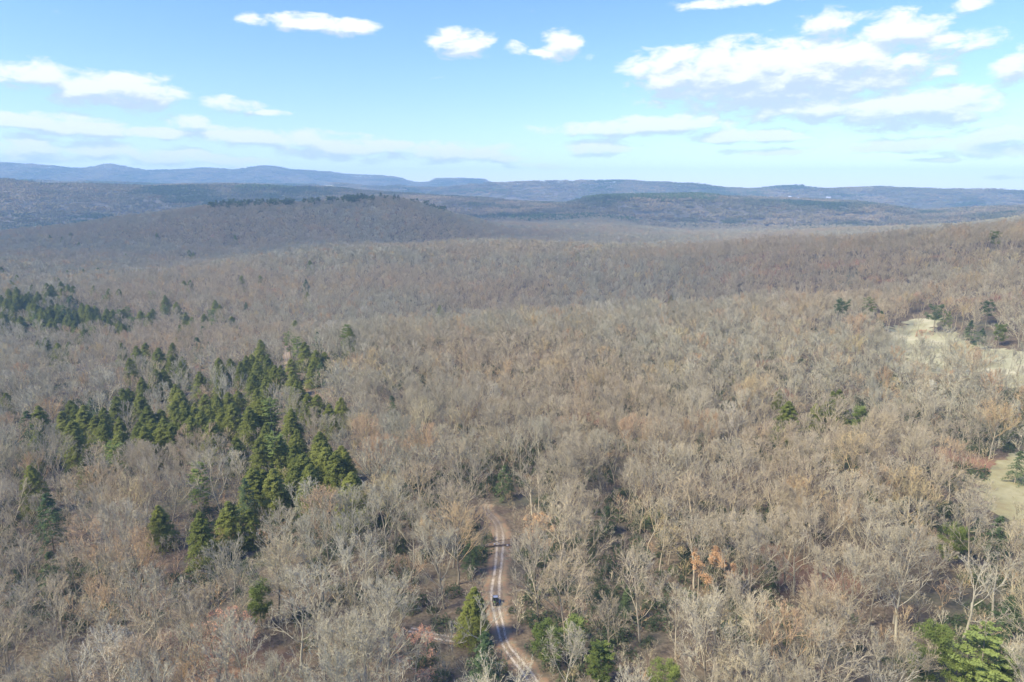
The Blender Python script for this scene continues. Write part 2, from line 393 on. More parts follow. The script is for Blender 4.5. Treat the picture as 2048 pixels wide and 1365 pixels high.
# ------------------------------------------------------------------ tracks and fields
def smooth_path(pts, step=1.5):
    P = np.array([[p.x, p.y] for p in pts]); n = len(P); out = []
    Pp = np.vstack([2*P[0]-P[1], P, 2*P[-1]-P[-2]])
    for k in range(n-1):
        p0, p1, p2, p3 = Pp[k:k+4]; m = max(2, int(np.linalg.norm(p2-p1)/step))
        for s in range(m):
            t = s/m
            out.append(0.5*((2*p1) + (-p0+p2)*t + (2*p0-5*p1+4*p2-p3)*t*t + (-p0+3*p1-3*p2+p3)*t**3))
    out.append(P[-1]); return np.array(out)
def track(name, pix, half, label_kind='structure', lift=0.07):
    pts = [ground_at(*p) for p in pix]
    C = smooth_path(pts)
    T = np.gradient(C, axis=0); T /= np.linalg.norm(T, axis=1)[:, None]+1e-9
    Nn = np.stack([T[:, 1], -T[:, 0]], 1)
    offs = np.array([-half, -half*.7, -1.25, -.85, -.45, 0, .45, .85, 1.25, half*.7, half])
    dz = np.array([-.05, .0, .0, -.05, .0, .03, .0, -.05, .0, .0, -.05])
    n, m = len(C), len(offs)
    wob = 1 + 0.25*vnoise(np.arange(n)/6.0, np.zeros(n), 11)[:, None]
    X = C[:, 0:1] + Nn[:, 0:1]*offs[None]*wob; Y = C[:, 1:2] + Nn[:, 1:2]*offs[None]*wob
    Z = height(X.ravel(), Y.ravel()).reshape(n, m) + lift + dz[None]
    V = np.stack([X.ravel(), Y.ravel(), Z.ravel()], 1)
    i = np.arange(n-1)[:, None]; j = np.arange(m-1)[None]
    Q = np.stack([i*m+j, i*m+j+1, (i+1)*m+j+1, (i+1)*m+j], -1).reshape(-1, 4)
    me = mesh_np(name, V, Q, M_track, smooth=True)
    uvl = me.uv_layers.new(name='UVMap')
    U = np.stack([np.tile(offs, n), np.repeat(np.arange(n)*1.5, m)], 1).astype(np.float32)
    uvl.data.foreach_set('uv', U[Q.ravel()].ravel())
    o = link(bpy.data.objects.new(name, me)); tag(o, kind=label_kind)
    return C
MAIN = track('dirt_track', [(1085,1400),(1052,1345),(1012,1292),(1000,1252),(992,1215),(991,1180),(997,1130),(1000,1090),(998,1060),(990,1042),(972,1022),(976,1010)], 3.9)
SIDE = track('dirt_track', [(1004,1288),(930,1281),(872,1276),(840,1268),(820,1262)], 2.0, lift=0.05)
FAR = track('dirt_track', [(640,840),(612,800),(592,765),(579,735),(573,705),(579,686),(592,672),(612,662)], 2.8)
def in_poly(x, y, P):
    ins = np.zeros(np.shape(x), dtype=bool); n = len(P); j = n-1
    for i in range(n):
        xi, yi = P[i]; xj, yj = P[j]
        c = ((yi > y) != (yj > y)) & (x < (xj-xi)*(y-yi)/((yj-yi)+1e-12)+xi)
        ins ^= c; j = i
    return ins
def wpoly(pix): return [(p.x, p.y) for p in (ground_at(*q) for q in pix)]
def drape(name, poly, m, step, lift):
    P = np.array(poly); x0, y0 = P.min(0); x1, y1 = P.max(0)
    gx = np.arange(x0, x1+step, step); gy = np.arange(y0, y1+step, step)
    X, Y = np.meshgrid(gx, gy, indexing='ij')
    cx, cy = X[:-1, :-1]+step/2, Y[:-1, :-1]+step/2
    jit = 5.0
    keep = in_poly(cx + jit*(vnoise(cx/11, cy/11, 21)+.5*vnoise(cx/3, cy/3, 23)), cy + jit*(vnoise(cx/11, cy/11, 22)+.5*vnoise(cx/3, cy/3, 24)), poly)
    Z = height(X.ravel(), Y.ravel()) + lift
    V = np.stack([X.ravel(), Y.ravel(), Z], 1); ny = len(gy)
    I, J = np.nonzero(keep)
    Q = np.stack([I*ny+J, (I+1)*ny+J, (I+1)*ny+J+1, I*ny+J+1], 1)
    me = mesh_np(name, V, Q, m, smooth=True)
    o = link(bpy.data.objects.new(name, me)); tag(o, kind='structure'); return o
MEAD = wpoly([(1750,700),(1790,655),(1830,640),(1850,628),(1885,640),(1872,664),(1930,676),(2000,698),(2060,706),(2200,730),(2200,790),(2048,780),(1960,760),(1850,745),(1780,735)])
DRY = wpoly([(1950,975),(1990,925),(2020,905),(2100,890),(2200,930),(2200,1100),(2060,1080),(2000,1040)])
drape('meadow', MEAD, M_meadow, 1.1, 0.12)
drape('field', DRY, M_dry, 1.0, 0.12)
FARF = wpoly([(608,369),(630,371),(672,379),(676,382),(640,378)])

def seg_dist(x, y, C):
    d = np.full(np.shape(x), 1e9)
    for k in range(0, len(C), 2): d = np.minimum(d, np.hypot(x-C[k, 0], y-C[k, 1]))
    return d

# ------------------------------------------------------------------ tree meshes
def unit(v): return v/(np.linalg.norm(v, axis=-1, keepdims=True)+1e-9)
def perp(v, g):
    r = unit(g.normal(size=v.shape)); return unit(np.cross(v, r))
class Soup:
    """collects prisms and single triangles"""
    def __init__(s): s.V = []; s.T = []; s.n = 0
    def add(s, V, T):
        s.V.append(V.reshape(-1, 3)); s.T.append(T.reshape(-1, 3)+s.n); s.n += len(s.V[-1])
    def prisms(s, P, Q, r0, r1, g, k=3):
        d = unit(Q-P); u = perp(d, g); w = np.cross(d, u); n = len(P)
        ang = np.arange(k)*2*math.pi/k
        ring = np.cos(ang)[None, :, None]*u[:, None]+np.sin(ang)[None, :, None]*w[:, None]
        A = P[:, None]+ring*np.reshape(r0, (-1, 1, 1)); B = Q[:, None]+ring*np.reshape(r1, (-1, 1, 1))
        V = np.concatenate([A, B], 1)
        T = []
        for i in range(k):
            j = (i+1) % k; T += [[i, j, k+j], [i, k+j, k+i]]
        T = np.array(T)[None]+(np.arange(n)*2*k)[:, None, None]
        s.add(V, T)
    def spikes(s, P, Q, r, g):
        u = perp(unit(Q-P), g); r = np.reshape(r, (-1, 1)); n = len(P)
        V = np.stack([P-u*r, P+u*r, Q], 1)
        s.add(V, np.arange(n*3).reshape(n, 3))
    def tris(s, C, a, b):
        n = len(C); V = np.stack([C-a*.5-b*.5, C+a*.5-b*.5, C+b*.6], 1)
        s.add(V, np.arange(n*3).reshape(n, 3))
    def mesh(s, name, m):
        return mesh_np(name, np.vstack(s.V), np.vstack(s.T), m)

def broadleaf(seed, h, spread=1.0, kids=(9, 5, 4, 5, 4), nseg=(6, 4, 3, 2, 1), tw=1.0, trunkfrac=.42, spike_from=3, r0=None, fork=False, leaves=0, wander=.12):
    """returns (trunk soup, crown soup, leaf soup) of a leafless forest tree"""
    g = np.random.default_rng(seed)
    tr, cr, lf = Soup(), Soup(), Soup()
    r0 = r0 or h*.0105
    P = np.array([[0, 0, -.4]]); D = unit(np.array([[g.normal()*.05, g.normal()*.05, 1.]])); L = np.array([h*.78]); Rr = np.array([r0])
    angs = [0, 40, 30, 32, 36, 40]
    DC = np.array([0, 0, h*.60]); DR = np.array([h*.33*spread, h*.33*spread, h*.40])
    def to_dome(b, d):
        o_ = (b-DC)/DR; q_ = d/DR; A_ = (q_*q_).sum(-1); B_ = (o_*q_).sum(-1); C_ = (o_*o_).sum(-1)-1
        return np.where(C_ < 0, (-B_+np.sqrt(np.maximum(B_*B_-A_*C_, 0)))/A_, 0)
    for lvl in range(len(kids)+1):
        n = len(P); ns = nseg[min(lvl, len(nseg)-1)]
        if lvl == 0: ns = 9
        pts = [P]; dirs = [D]; p = P; d = D
        w = [.05, wander, .12, .16, .2, .2][lvl]; trop = [0.02, .11, .09, .06, .03, 0][lvl]
        for i in range(ns):
            d = unit(d+g.normal(size=d.shape)*w+np.array([0, 0, trop])); p = p+d*(L/ns)[:, None]
            pts.append(p); dirs.append(d)
        taper = lambda t: Rr*(1-t*.82)
        S = tr if lvl == 0 else cr
        if lvl >= spike_from+1 or (lvl == spike_from and ns == 1):
            S.spikes(pts[0], pts[-1], Rr*tw, g)
        else:
            for i in range(ns):
                S.prisms(pts[i], pts[i+1], taper(i/ns)*(1 if lvl < 2 else tw**.5), taper((i+1)/ns)*(1 if lvl < 2 else tw**.5), g, 6 if lvl == 0 else 3)
        if lvl == len(kids):
            if leaves: lf_pts = pts[-1]
            break
        k = kids[lvl]
        PT = np.stack(pts, 1); DT = np.stack(dirs, 1)
        if lvl == 0: t = np.linspace(trunkfrac, 1.0, k)[None]*np.ones((n, 1)) + g.uniform(-.02, .02, (n, k))
        else: t = (np.linspace(.30, 1.0, k)[None]+g.uniform(-.08, .08, (n, k)))
        t = np.clip(t, 0, .999)
        f = t*ns; i0 = f.astype(int); fr = (f-i0)[..., None]
        rows_ = np.arange(n)[:, None]
        base = PT[rows_, i0]*(1-fr)+PT[rows_, np.minimum(i0+1, ns)]*fr
        dd = DT[rows_, np.minimum(i0+1, ns)]
        ang = np.radians(angs[lvl+1]*g.uniform(.6, 1.3, (n, k)))
        if lvl == 0:
            az_ = (np.arange(k)*2.4+g.uniform(0, 6))[None]+g.uniform(-.4, .4, (n, k))
            out = np.stack([np.cos(az_), np.sin(az_), np.zeros_like(az_)], -1)
            ang = np.radians((50*spread)*(1-(t-trunkfrac)/(1-trunkfrac))+14*(t-trunkfrac)/(1-trunkfrac))*g.uniform(.75, 1.2, (n, k))
            LL = h*.58*(1-.50*(t-trunkfrac)/(1-trunkfrac))*g.uniform(.75, 1.12, (n, k))*(.75+.25*spread)
            RR = Rr[:, None]*(1-t*.7)*.55
        else:
            out = perp(dd.reshape(-1, 3), g).reshape(dd.shape)
            out[..., 2] += .15; out = unit(out)
            LL = L[:, None]*[0, .46, .50, .52, .6][lvl]*(1.2-.6*t)*g.uniform(.7, 1.2, (n, k))
            RR = np.maximum(Rr[:, None]*(1-t*.6)*.55, [.08, .058, .033, .019, .0125][lvl])
        nd_ = unit(dd*np.cos(ang)[..., None]+out*np.sin(ang)[..., None])
        P = base.reshape(-1, 3); D = nd_.reshape(-1, 3); L = LL.ravel(); Rr = RR.ravel()
        td = to_dome(P, unit(D+np.array([0, 0, .25])))*g.uniform(.84, 1.08, len(P))
        if lvl == 0: L = np.maximum(td, h*.15)
        else: L = np.minimum(L, np.maximum(td, .45))
    if leaves:
        g2 = g; idx = g2.integers(0, len(lf_pts), leaves)
        C = lf_pts[idx]+g2.normal(size=(leaves, 3))*.22
        a = unit(g2.normal(size=(leaves, 3)))*g2.uniform(.12, .26, (leaves, 1)); b_ = perp(unit(a), g2)*g2.uniform(.12, .28, (leaves, 1))
        lf.tris(C, a, b_)
    return tr, cr, lf

def conifer(seed, h, rad, nb=120, ns=15, ls=.55, kind='hemlock', base=.1):
    g = np.random.default_rng(seed); tr, cr = Soup(), Soup()
    k = 8; zz = np.linspace(0, 1, k+1); lean = g.normal(size=2)*.02*h
    pt = np.stack([lean[0]*zz**2, lean[1]*zz**2, zz*h-.4], 1)
    r0 = h*.013
    for i in range(k): tr.prisms(pt[i:i+1], pt[i+1:i+2], np.array([r0*(1-zz[i])+.01]), np.array([r0*(1-zz[i+1])+.01]), g, 6)
    if kind in ('hemlock', 'dark'):
        t = base+(1-base)*np.sort(g.uniform(0, 1, nb))**.9; lump = .96+.04*np.sin(t*23+g.uniform(0, 6))
        rr = rad*np.clip((1-t)/(1-base), 0, 1)**.68*lump*g.uniform(.80, 1.10, nb)+.25
        low = np.clip((t-base)/.12, 0, 1)**.5; rr *= (.55+.45*low)
        droop = g.uniform(-.28, .02, nb)+.5*(t-.5)
    elif kind == 'pine':      # tiered, open white pine
        tiers = 13; t = base+(1-base)*(np.repeat(np.arange(tiers), nb//tiers+1)[:nb]/tiers)+g.normal(size=nb)*.008
        prof = np.clip((1-t)/(1-base), 0, 1)**.55*(.65+.35*np.clip((t-base)/.3, 0, 1))
        tl = np.repeat(g.uniform(.6, 1.15, tiers), nb//tiers+1)[:nb]
        rr = rad*prof*tl*g.uniform(.7, 1.15, nb)+.3
        droop = g.uniform(.0, .22, nb)
    else:                     # rounded yellow pine: clumps at the ends of rising limbs
        t = base+(.97-base)*g.uniform(0, 1, nb)**.8
        prof = np.sqrt(np.clip(1-((t-(.45+base*.3))/(.62))**2, .03, 1))
        rr = rad*prof*g.uniform(.5, 1.15, nb); droop = g.uniform(.05, .6, nb)
    az_ = g.uniform(0, 2*math.pi, nb)
    B = np.stack([np.interp(t, zz, pt[:, 0]), np.interp(t, zz, pt[:, 1]), t*h-.4], 1)
    O = unit(np.stack([np.cos(az_), np.sin(az_), droop], 1))
    E = B+O*rr[:, None]
    cr.prisms(B, E, np.full(nb, .045), np.full(nb, .012), g, 3)
    side = unit(np.cross(O, np.array([0, 0, 1.])))
    if kind in ('hemlock', 'dark'): s = g.uniform(.12, 1.0, (nb, ns))**.75; wid = .34
    elif kind == 'pine': s = g.uniform(.25, 1.0, (nb, ns))**.7; wid = .30
    else: s = 1-np.abs(g.normal(size=(nb, ns)))*.16; wid = .25
    lat = g.uniform(-1, 1, (nb, ns))*(wid*rr[:, None]*(1.05-s*.75))+g.normal(size=(nb, ns))*(.12 if kind != 'round' else .42)
    C = B[:, None]+O[:, None]*(s*rr[:, None])[..., None]+side[:, None]*lat[..., None]
    if kind == 'round': C = C+g.normal(size=C.shape)*np.array([.3, .3, .28])
    else:
        C[..., 2] -= (s**2*rr[:, None]*(.14 if kind != 'pine' else -.06))+g.uniform(0, .35, s.shape)*(1 if kind != 'pine' else .5)
    C = C.reshape(-1, 3); m = len(C)
    Od = np.repeat(O, ns, 0); Sd = np.repeat(side, ns, 0)
    dirv = unit(Od*g.uniform(.2, 1, (m, 1))+Sd*g.uniform(-1, 1, (m, 1))+np.array([0, 0, 1.])*g.uniform(-.55, .15 if kind != 'round' else .9, (m, 1)))
    sz = ls*g.uniform(.55, 1.25, (m, 1)); wd = unit(np.cross(dirv, unit(np.array([0, 0, 1.])+g.normal(size=(m, 3))*.5)))
    cr.tris(C, wd*sz*.5, dirv*sz)
    return tr, cr

def shrub(seed, r, h, n=260, ls=.32):
    g = np.random.default_rng(seed); s = Soup()
    q = unit(g.normal(size=(n, 3)))*g.uniform(.35, 1, (n, 1))**.5; q[:, 2] = np.abs(q[:, 2])
    q *= (1+.35*np.sin(q[:, :1]*5+seed)*np.cos(q[:, 1:2]*4))
    C = q*np.array([r, r, h]); a = unit(g.normal(size=(n, 3)))*ls*g.uniform(.6, 1.2, (n, 1))
    s.tris(C, a*.6, perp(unit(a), g)*ls)
    return s

protos = bpy.data.collections.new('tree_kinds')      # meshes the far woods draw; never linked to the scene
def proto(coll, name, soups, mats):
    """one mesh with several materials"""
    V = []; T = []; MI = []; n = 0
    for k, s in enumerate(soups):
        if not s.V: continue
        v = np.vstack(s.V); tt = np.vstack(s.T); V.append(v); T.append(tt+n); n += len(v); MI.append(np.full(len(tt), k, dtype=np.int32))
    me = mesh_np(name, np.vstack(V), np.vstack(T), mats, np.concatenate(MI))
    o = bpy.data.objects.new(name, me); coll.objects.link(o); return o

def scatter(name, pts, idx, rot, scl, coll, label, cat):
    """ONE object whose points draw the members of coll"""
    me = bpy.data.meshes.new(name); me.vertices.add(len(pts)); me.vertices.foreach_set('co', np.asarray(pts, dtype=np.float32).ravel())
    for nm, ty, dat in (('idx', 'INT', idx), ('rot', 'FLOAT', rot)):
        a = me.attributes.new(nm, ty, 'POINT'); a.data.foreach_set('value', np.asarray(dat, dtype=np.int32 if ty == 'INT' else np.float32))
    a = me.attributes.new('scl', 'FLOAT_VECTOR', 'POINT'); a.data.foreach_set('vector', np.asarray(scl, dtype=np.float32).ravel())
    o = link(bpy.data.objects.new(name, me))
    ng = bpy.data.node_groups.new(name, 'GeometryNodeTree')
    ng.interface.new_socket('Geometry', in_out='INPUT', socket_type='NodeSocketGeometry')
    ng.interface.new_socket('Geometry', in_out='OUTPUT', socket_type='NodeSocketGeometry')
    a_ = ng.nodes.new('NodeGroupInput'); z_ = ng.nodes.new('NodeGroupOutput')
    ip = ng.nodes.new('GeometryNodeInstanceOnPoints'); ci = ng.nodes.new('GeometryNodeCollectionInfo')
    ci.inputs['Collection'].default_value = coll; ci.inputs['Separate Children'].default_value = True; ci.inputs['Reset Children'].default_value = True
    def attr(nm, ty):
        n = ng.nodes.new('GeometryNodeInputNamedAttribute'); n.data_type = ty; n.inputs[0].default_value = nm
        return [s for s in n.outputs if s.enabled and s.name == 'Attribute'][0]
    cx = ng.nodes.new('ShaderNodeCombineXYZ'); ng.links.new(attr('rot', 'FLOAT'), cx.inputs[2])
    ng.links.new(a_.outputs[0], ip.inputs['Points']); ng.links.new(ci.outputs[0], ip.inputs['Instance'])
    ip.inputs['Pick Instance'].default_value = True
    ng.links.new(attr('idx', 'INT'), ip.inputs['Instance Index']); ng.links.new(cx.outputs[0], ip.inputs['Rotation']); ng.links.new(attr('scl', 'FLOAT_VECTOR'), ip.inputs['Scale'])
    ng.links.new(ip.outputs[0], z_.inputs[0])
    md = o.modifiers.new('scatter', 'NODES'); md.node_group = ng
    tag(o, label, cat, kind='stuff'); return o

# ------------------------------------------------------------------ visibility from around the camera (hidden slopes get no trees)
va = np.arange(-60, 60.01, 0.5)*math.pi/180; vr = np.geomspace(100, 14000, 300)
VA, VR = np.meshgrid(va, vr, indexing='ij')
VZ = height(VR*np.sin(VA), VR*np.cos(VA))
EL = np.arctan2(VZ+6-CAMZ, VR); MX = np.maximum.accumulate(EL, axis=1)
def seen(x, y, z, top, margin=.004):
    a = np.arctan2(x, y); r = np.hypot(x, y)
    ia = np.clip(np.round((a-va[0])/(va[1]-va[0])).astype(int), 0, len(va)-1)
    ir = np.clip(np.searchsorted(vr, r*.97)-1, 0, len(vr)-1)
    return (np.arctan2(z+top-CAMZ, r) > MX[ia, ir]-margin) & (np.abs(a) < R(47))

# ------------------------------------------------------------------ evergreens, listed by where their tips stand in the photograph
def Z4(l): return [(x/2.5275, 560+(y-h/2)/2.5275, k) for (x, y, h, k) in l]
EV = Z4([(1167,227,90,'h'),(1318,330,60,'h'),(970,215,60,'h'),(1068,215,60,'p'),(1066,160,50,'p'),(908,245,40,'h'),(935,178,30,'h'),(601,80,70,'h'),(767,75,60,'p'),(340,45,50,'h'),(307,20,30,'h'),(8,185,50,'h'),(105,215,70,'h'),
 (190,330,55,'h'),(228,315,50,'h'),(288,348,65,'h'),(350,345,70,'h'),(655,430,75,'h'),(615,345,60,'h'),(690,360,60,'h'),(735,350,70,'h'),(795,385,90,'h'),(868,345,60,'h'),(870,400,50,'h'),(920,405,40,'h'),(1095,440,50,'h'),(820,490,80,'h'),(780,480,60,'h'),
 (1165,420,50,'h'),(1215,440,60,'h'),(1240,410,60,'h'),(1270,410,70,'h'),(1300,440,80,'h'),(1350,395,40,'h'),(1465,425,60,'h'),(1385,460,60,'h'),(1415,455,50,'h'),(1480,500,90,'h'),(1495,540,60,'h'),(1280,510,90,'h'),(1010,500,80,'h'),(1105,550,90,'h'),
 (905,575,50,'h'),(645,590,90,'h'),(620,580,70,'h'),(585,620,70,'h'),(460,625,60,'d'),(380,650,50,'h'),(415,665,70,'h'),(515,670,60,'h'),(315,700,80,'h'),(355,745,80,'h'),(375,810,90,'h'),(480,740,120,'h'),(520,760,120,'h'),(600,730,80,'h'),(560,820,70,'p'),
 (610,800,90,'h'),(740,680,90,'h'),(805,690,80,'h'),(820,740,80,'h'),(730,790,110,'h'),(760,740,80,'h'),(895,700,110,'h'),(925,640,60,'h'),(960,740,110,'h'),(1030,620,90,'h'),(1060,680,90,'h'),(1065,760,120,'h'),(1150,600,70,'h'),(1205,600,90,'h'),(1295,610,130,'h'),
 (1330,640,100,'h'),(1265,690,100,'h'),(1120,690,100,'h'),(1170,680,120,'h'),(1340,745,50,'h'),(1470,730,120,'h'),(1465,670,40,'h'),(1560,620,100,'h'),(1595,610,70,'h'),(1720,620,60,'h'),(1660,650,50,'h'),(1490,850,50,'h'),(1380,790,110,'p'),(1310,830,80,'h'),(1415,820,60,'h'),
 (1525,920,90,'h'),(1490,980,90,'h'),(1560,960,50,'h'),(1605,870,100,'h'),(1640,880,70,'h'),(1690,900,80,'h'),(1720,860,50,'h'),(1745,920,100,'h'),(1770,1020,110,'h'),(1265,1010,130,'h'),(1330,1020,130,'h'),(1375,1010,120,'h'),(1240,1040,80,'d'),
 (160,830,60,'h'),(25,610,80,'h'),(190,660,60,'h'),(130,690,60,'d'),(1600,400,100,'h'),(1640,400,80,'h'),(1500,310,80,'p'),(1540,350,80,'h'),(1460,270,50,'p'),(1750,235,60,'p'),(1600,300,80,'d'),(700,600,60,'h'),(860,760,80,'h'),(880,640,60,'h'),(980,660,80,'h'),(940,690,70,'h'),(1010,700,80,'h'),(1090,640,70,'h'),
 (440,880,60,'h'),(470,850,60,'d'),(1620,450,80,'d'),(1030,190,40,'h')])
Z6 = [(2,215,'h'),(20,240,'h'),(75,305,'h'),(95,260,'h'),(185,320,'h'),(215,360,'h'),(270,310,'h'),(295,318,'h'),(318,275,'h'),(355,305,'h'),(395,320,'h'),(360,340,'h'),(570,220,'h'),(395,235,'h'),(490,228,'h'),(960,225,'h'),(1075,295,'h'),(1520,265,'h'),(1410,265,'h'),
  (1105,118,'h'),(1130,130,'h'),(460,72,'h'),(365,42,'h'),(410,8,'p'),(915,18,'h'),(237,58,'p'),(1743,68,'h'),(1795,362,'h'),(545,325,'h'),(5,380,'h'),(30,400,'h'),(60,405,'h'),(95,370,'h'),(130,380,'h'),(150,372,'h'),(80,430,'h'),(190,415,'h'),(215,430,'h'),(240,455,'h'),(260,470,'h'),(300,440,'h'),(330,455,'h'),(345,480,'h'),
  (400,455,'h'),(430,465,'h'),(385,500,'h'),(410,515,'h'),(440,528,'h'),(475,550,'h'),(490,580,'h'),(525,480,'h'),(550,440,'h'),(575,500,'h'),(600,500,'h'),(625,460,'h'),(655,470,'h'),(690,450,'p'),(720,460,'h'),(630,530,'h'),(690,530,'h'),(715,545,'h'),(540,545,'p'),(290,520,'h'),(320,520,'h'),(245,490,'h'),(15,490,'h'),
  (820,470,'h'),(870,480,'h'),(890,460,'h'),(955,425,'p'),(1030,420,'h'),(605,370,'p'),(745,430,'p'),(1285,435,'h'),(130,495,'p'),(1440,420,'d'),(1790,290,'d'),(1180,560,'d'),(1150,620,'d')]
EV += [(x/2.925, 460+y/2.925, k) for (x, y, k) in Z6]
for _ in range(46):      # the loose scatter that thickens the band
    u_ = random.random(); x_ = random.uniform(0, 430)*(.3+.7*u_) if u_ < .6 else random.uniform(250, 640)
    y_ = (np.interp(x_, [0, 200, 430], [585, 610, 650])+random.gauss(0, 16)) if u_ < .6 else random.uniform(690, 900)
    EV.append((x_, float(y_), random.choice('hhhhhdp')))
for (x_, y_) in ((100,470),(250,505),(470,470),(620,520),(380,560),(430,600),(330,590),(590,640),(700,655),(20,560),(880,610),(520,690),(140,800),(75,860),(60,930),(650,880),(690,905)): EV.append((x_, y_, 'h'))
# lone ones in the near woods: (x, tip row, kind, height, label)
LONE = [(318,1010,'h',13,'lone dark green conical hemlock in the near left woods, westernmost of a row of four'),
 (400,1024,'h',15.5,'broad yellow-green conical hemlock, second from the west in the near left row of four'),
 (455,1002,'h',14.5,'narrow dark conical hemlock, third from the west in the near left row of four'),
 (498,1017,'h',11,'short slim green hemlock, easternmost and smallest of the near left row of four'),
 (392,910,'p',20,'tall pale green white pine with layered open branches standing below the hemlock grove'),
 (90,985,'d',18,'dark ragged evergreen among bare trees by the left edge of the picture'),
 (95,1100,'d',12,'dim dark green evergreen low among bare trees near the bottom left'),
 (515,1165,'y',10,'narrow bright green young pine standing alone among bare trees at lower left'),
 (945,1172,'h',13,'slim green hemlock beside the dirt track, just left of the parked buggy'),
 (965,1262,'d',13,'dark evergreen half hidden by bare limbs beside the track junction'),
 (1095,1250,'r',9,'small round bright green pine near the bottom, right of the track junction'),
 (1205,1275,'r',11,'bright yellow-green pine near the bottom, between the track and the middle right'),
 (1150,1238,'y',9,'small narrow green pine between two round bright pines near the track junction'),
 (1330,1332,'r',8,'round yellow-green pine at the very bottom edge, right of the track'),
 (1870,1255,'r',12,'flat-topped bright yellow-green pine in the bottom right corner, leftmost of the corner group'),
 (1982,1232,'p',20,'tallest lush green pine of the group in the bottom right corner'),
 (1938,1312,'r',10,'pale green bushy pine in front of the tall one in the bottom right corner'),
 (2035,1290,'r',13,'bushy green pine cut by the right edge in the bottom right corner'),
 (2022,1190,'d',11,'very dark bluish evergreen behind the bright pines in the bottom right corner'),
 (1910,1052,'r',11,'rounded green pine beside the reddish clearing at lower right'),
 (2000,1030,'d',11,'dark evergreen at the edge of the tan field by the right edge'),
 (2040,900,'d',11,'dark evergreen shrub-like tree by the right edge above the tan field'),
 (1577,801,'h',17,'broad dark green hemlock, largest of the small evergreen cluster in the middle right woods'),
 (1560,778,'h',9,'small hemlock tip just above the broad hemlock in the middle right woods'),
 (1664,780,'h',16,'left one of a close pair of dark hemlocks in the middle right woods'),
 (1681,778,'h',16,'right one of a close pair of dark hemlocks in the middle right woods'),
 (1634,806,'h',11,'green hemlock between the broad hemlock and the close pair in the middle right woods'),
 (1721,812,'y',11,'yellow-green young pine east of the close pair of hemlocks in the middle right woods'),
 (1686,601,'t',19,'tall dark pine with a tufted flat top left of the pale meadow'),
 (1740,588,'p',19,'tall yellow-green pine above the bare trees left of the pale meadow'),
 (1873,612,'t',19,'tall dark pine with drooping limbs at the upper edge of the pale meadow'),
 (1898,618,'p',16,'pale green pine next to the tall dark pine at the upper edge of the meadow'),
 (1978,604,'t',17,'dark pine rising behind the meadow pines near the right edge'),
 (1945,640,'d',15,'dark green pine at the lower edge of the pine group above the meadow'),
 (1965,655,'d',13,'low dark spreading pine directly above the meadow edge'),
 (2003,648,'r',13,'broad bright green pine right of the dark pines above the meadow'),
 (1765,620,'d',12,'dark green pine below the yellow-green pine left of the meadow'),
 (1342,590,'h',13,'lone green evergreen among bare trees in the middle woods, beyond the broad spur'),
 (1358,612,'r',9,'small green pine just below a lone evergreen in the middle of the woods'),
 (1211,624,'r',9,'faint green pine on the crest of the broad spur in the middle of the woods'),
 (1157,505,'h',12,'small dark evergreen far off near the crest of the second ridge'),
 (785,790,'d',12,'faint narrow evergreen among bare trees east of the hemlock grove'),
 (1010,930,'d',11,'dim evergreen beside the gap where the dirt track enters the woods'),
 (940,1082,'d',9,'dim evergreen among bare trunks left of the log barrier'),
 (1992,463,'r',13,'dark pine on the high ridge near the right edge'),
 (1215,1010,'d',8,'small dull green evergreen under bare limbs right of the track'),
 (1255,1175,'d',8,'low dark evergreen among bare stems right of the parked buggy'),
 (1545,1120,'d',8,'low dull green evergreen in the lower right woods')]

KN = {'h': ('hemlock', (18, 6.8), M_hem), 'd': ('dark', (16, 5.0), M_dpine), 'p': ('pine', (20, 5.0), M_lpine), 'r': ('round', (14, 4.0), M_pine), 'y': ('round', (12, 2.0), M_lpine), 't': ('round', (18, 4.4), M_dpine)}
CM = {}
for k, (knd, (hh, rr), mm) in KN.items():
    CM[k] = []
    for v in range(3 if k != 'h' else 5):
        kw = dict(nb=260, ns=64, ls=.48, base=.08)
        if knd == 'pine': kw = dict(nb=91, ns=44, ls=.6, base=.22)
        if k == 'r' and v < 1: kw = dict(nb=117, ns=64, ls=.42, base=.24)
        elif knd == 'round': kw = dict(nb=64, ns=130, ls=.36, base=.22)
        if k == 't': kw = dict(nb=52, ns=70, ls=.55, base=.48)
        if k == 'd': kw = dict(nb=80, ns=32, ls=.6, base=.15)
        tr, cr = conifer(100+v*7+ord(k), hh, rr*(1.15 if k == 'r' and v < 1 else 1.1), kind='pine' if (k == 'r' and v < 1) else knd, **kw)
        CM[k].append((tr.mesh('trunk', M_bark), cr.mesh('crown', mm), hh, rr))
CNAME = {'h': 'hemlock_tree', 'd': 'evergreen_tree', 'p': 'white_pine_tree', 'r': 'pine_tree', 'y': 'pine_tree', 't': 'pine_tree'}
con_xy = []
def put_tree(name, meshes, hh, p, h, rz, label, cat, group=None, fat=1.0, leaf=None):
    root = empty(name, p, rz); tag(root, label, cat, group)
    s = h/hh; root.scale = (s*fat, s*fat, s)
    for nm, me in meshes:
        link(bpy.data.objects.new(nm, me), root)
    return root
def solve_tip(px, py, h):
    return ground_at(px, py, up=h)
def add_conifer(px, py, k, h, label, group=None, deep=18):
    p = solve_tip(px, py, h)
    tr, cr, hh, rr = random.choice(CM[k])
    r = math.hypot(p.x, p.y)
    put_tree(CNAME[k], (('trunk', tr), ('crown', cr)), hh, p, h, random.uniform(0, 6.28), label, 'pine' if 'pine' in CNAME[k] else ('hemlock' if k == 'h' else 'evergreen tree'), group, fat=random.uniform(.92, 1.2))
    con_xy.append((p.x, p.y, h, rr*h/hh, deep))
for (px, py, k, h, lab) in LONE: add_conifer(px, py, k, h+2, lab, deep=36)
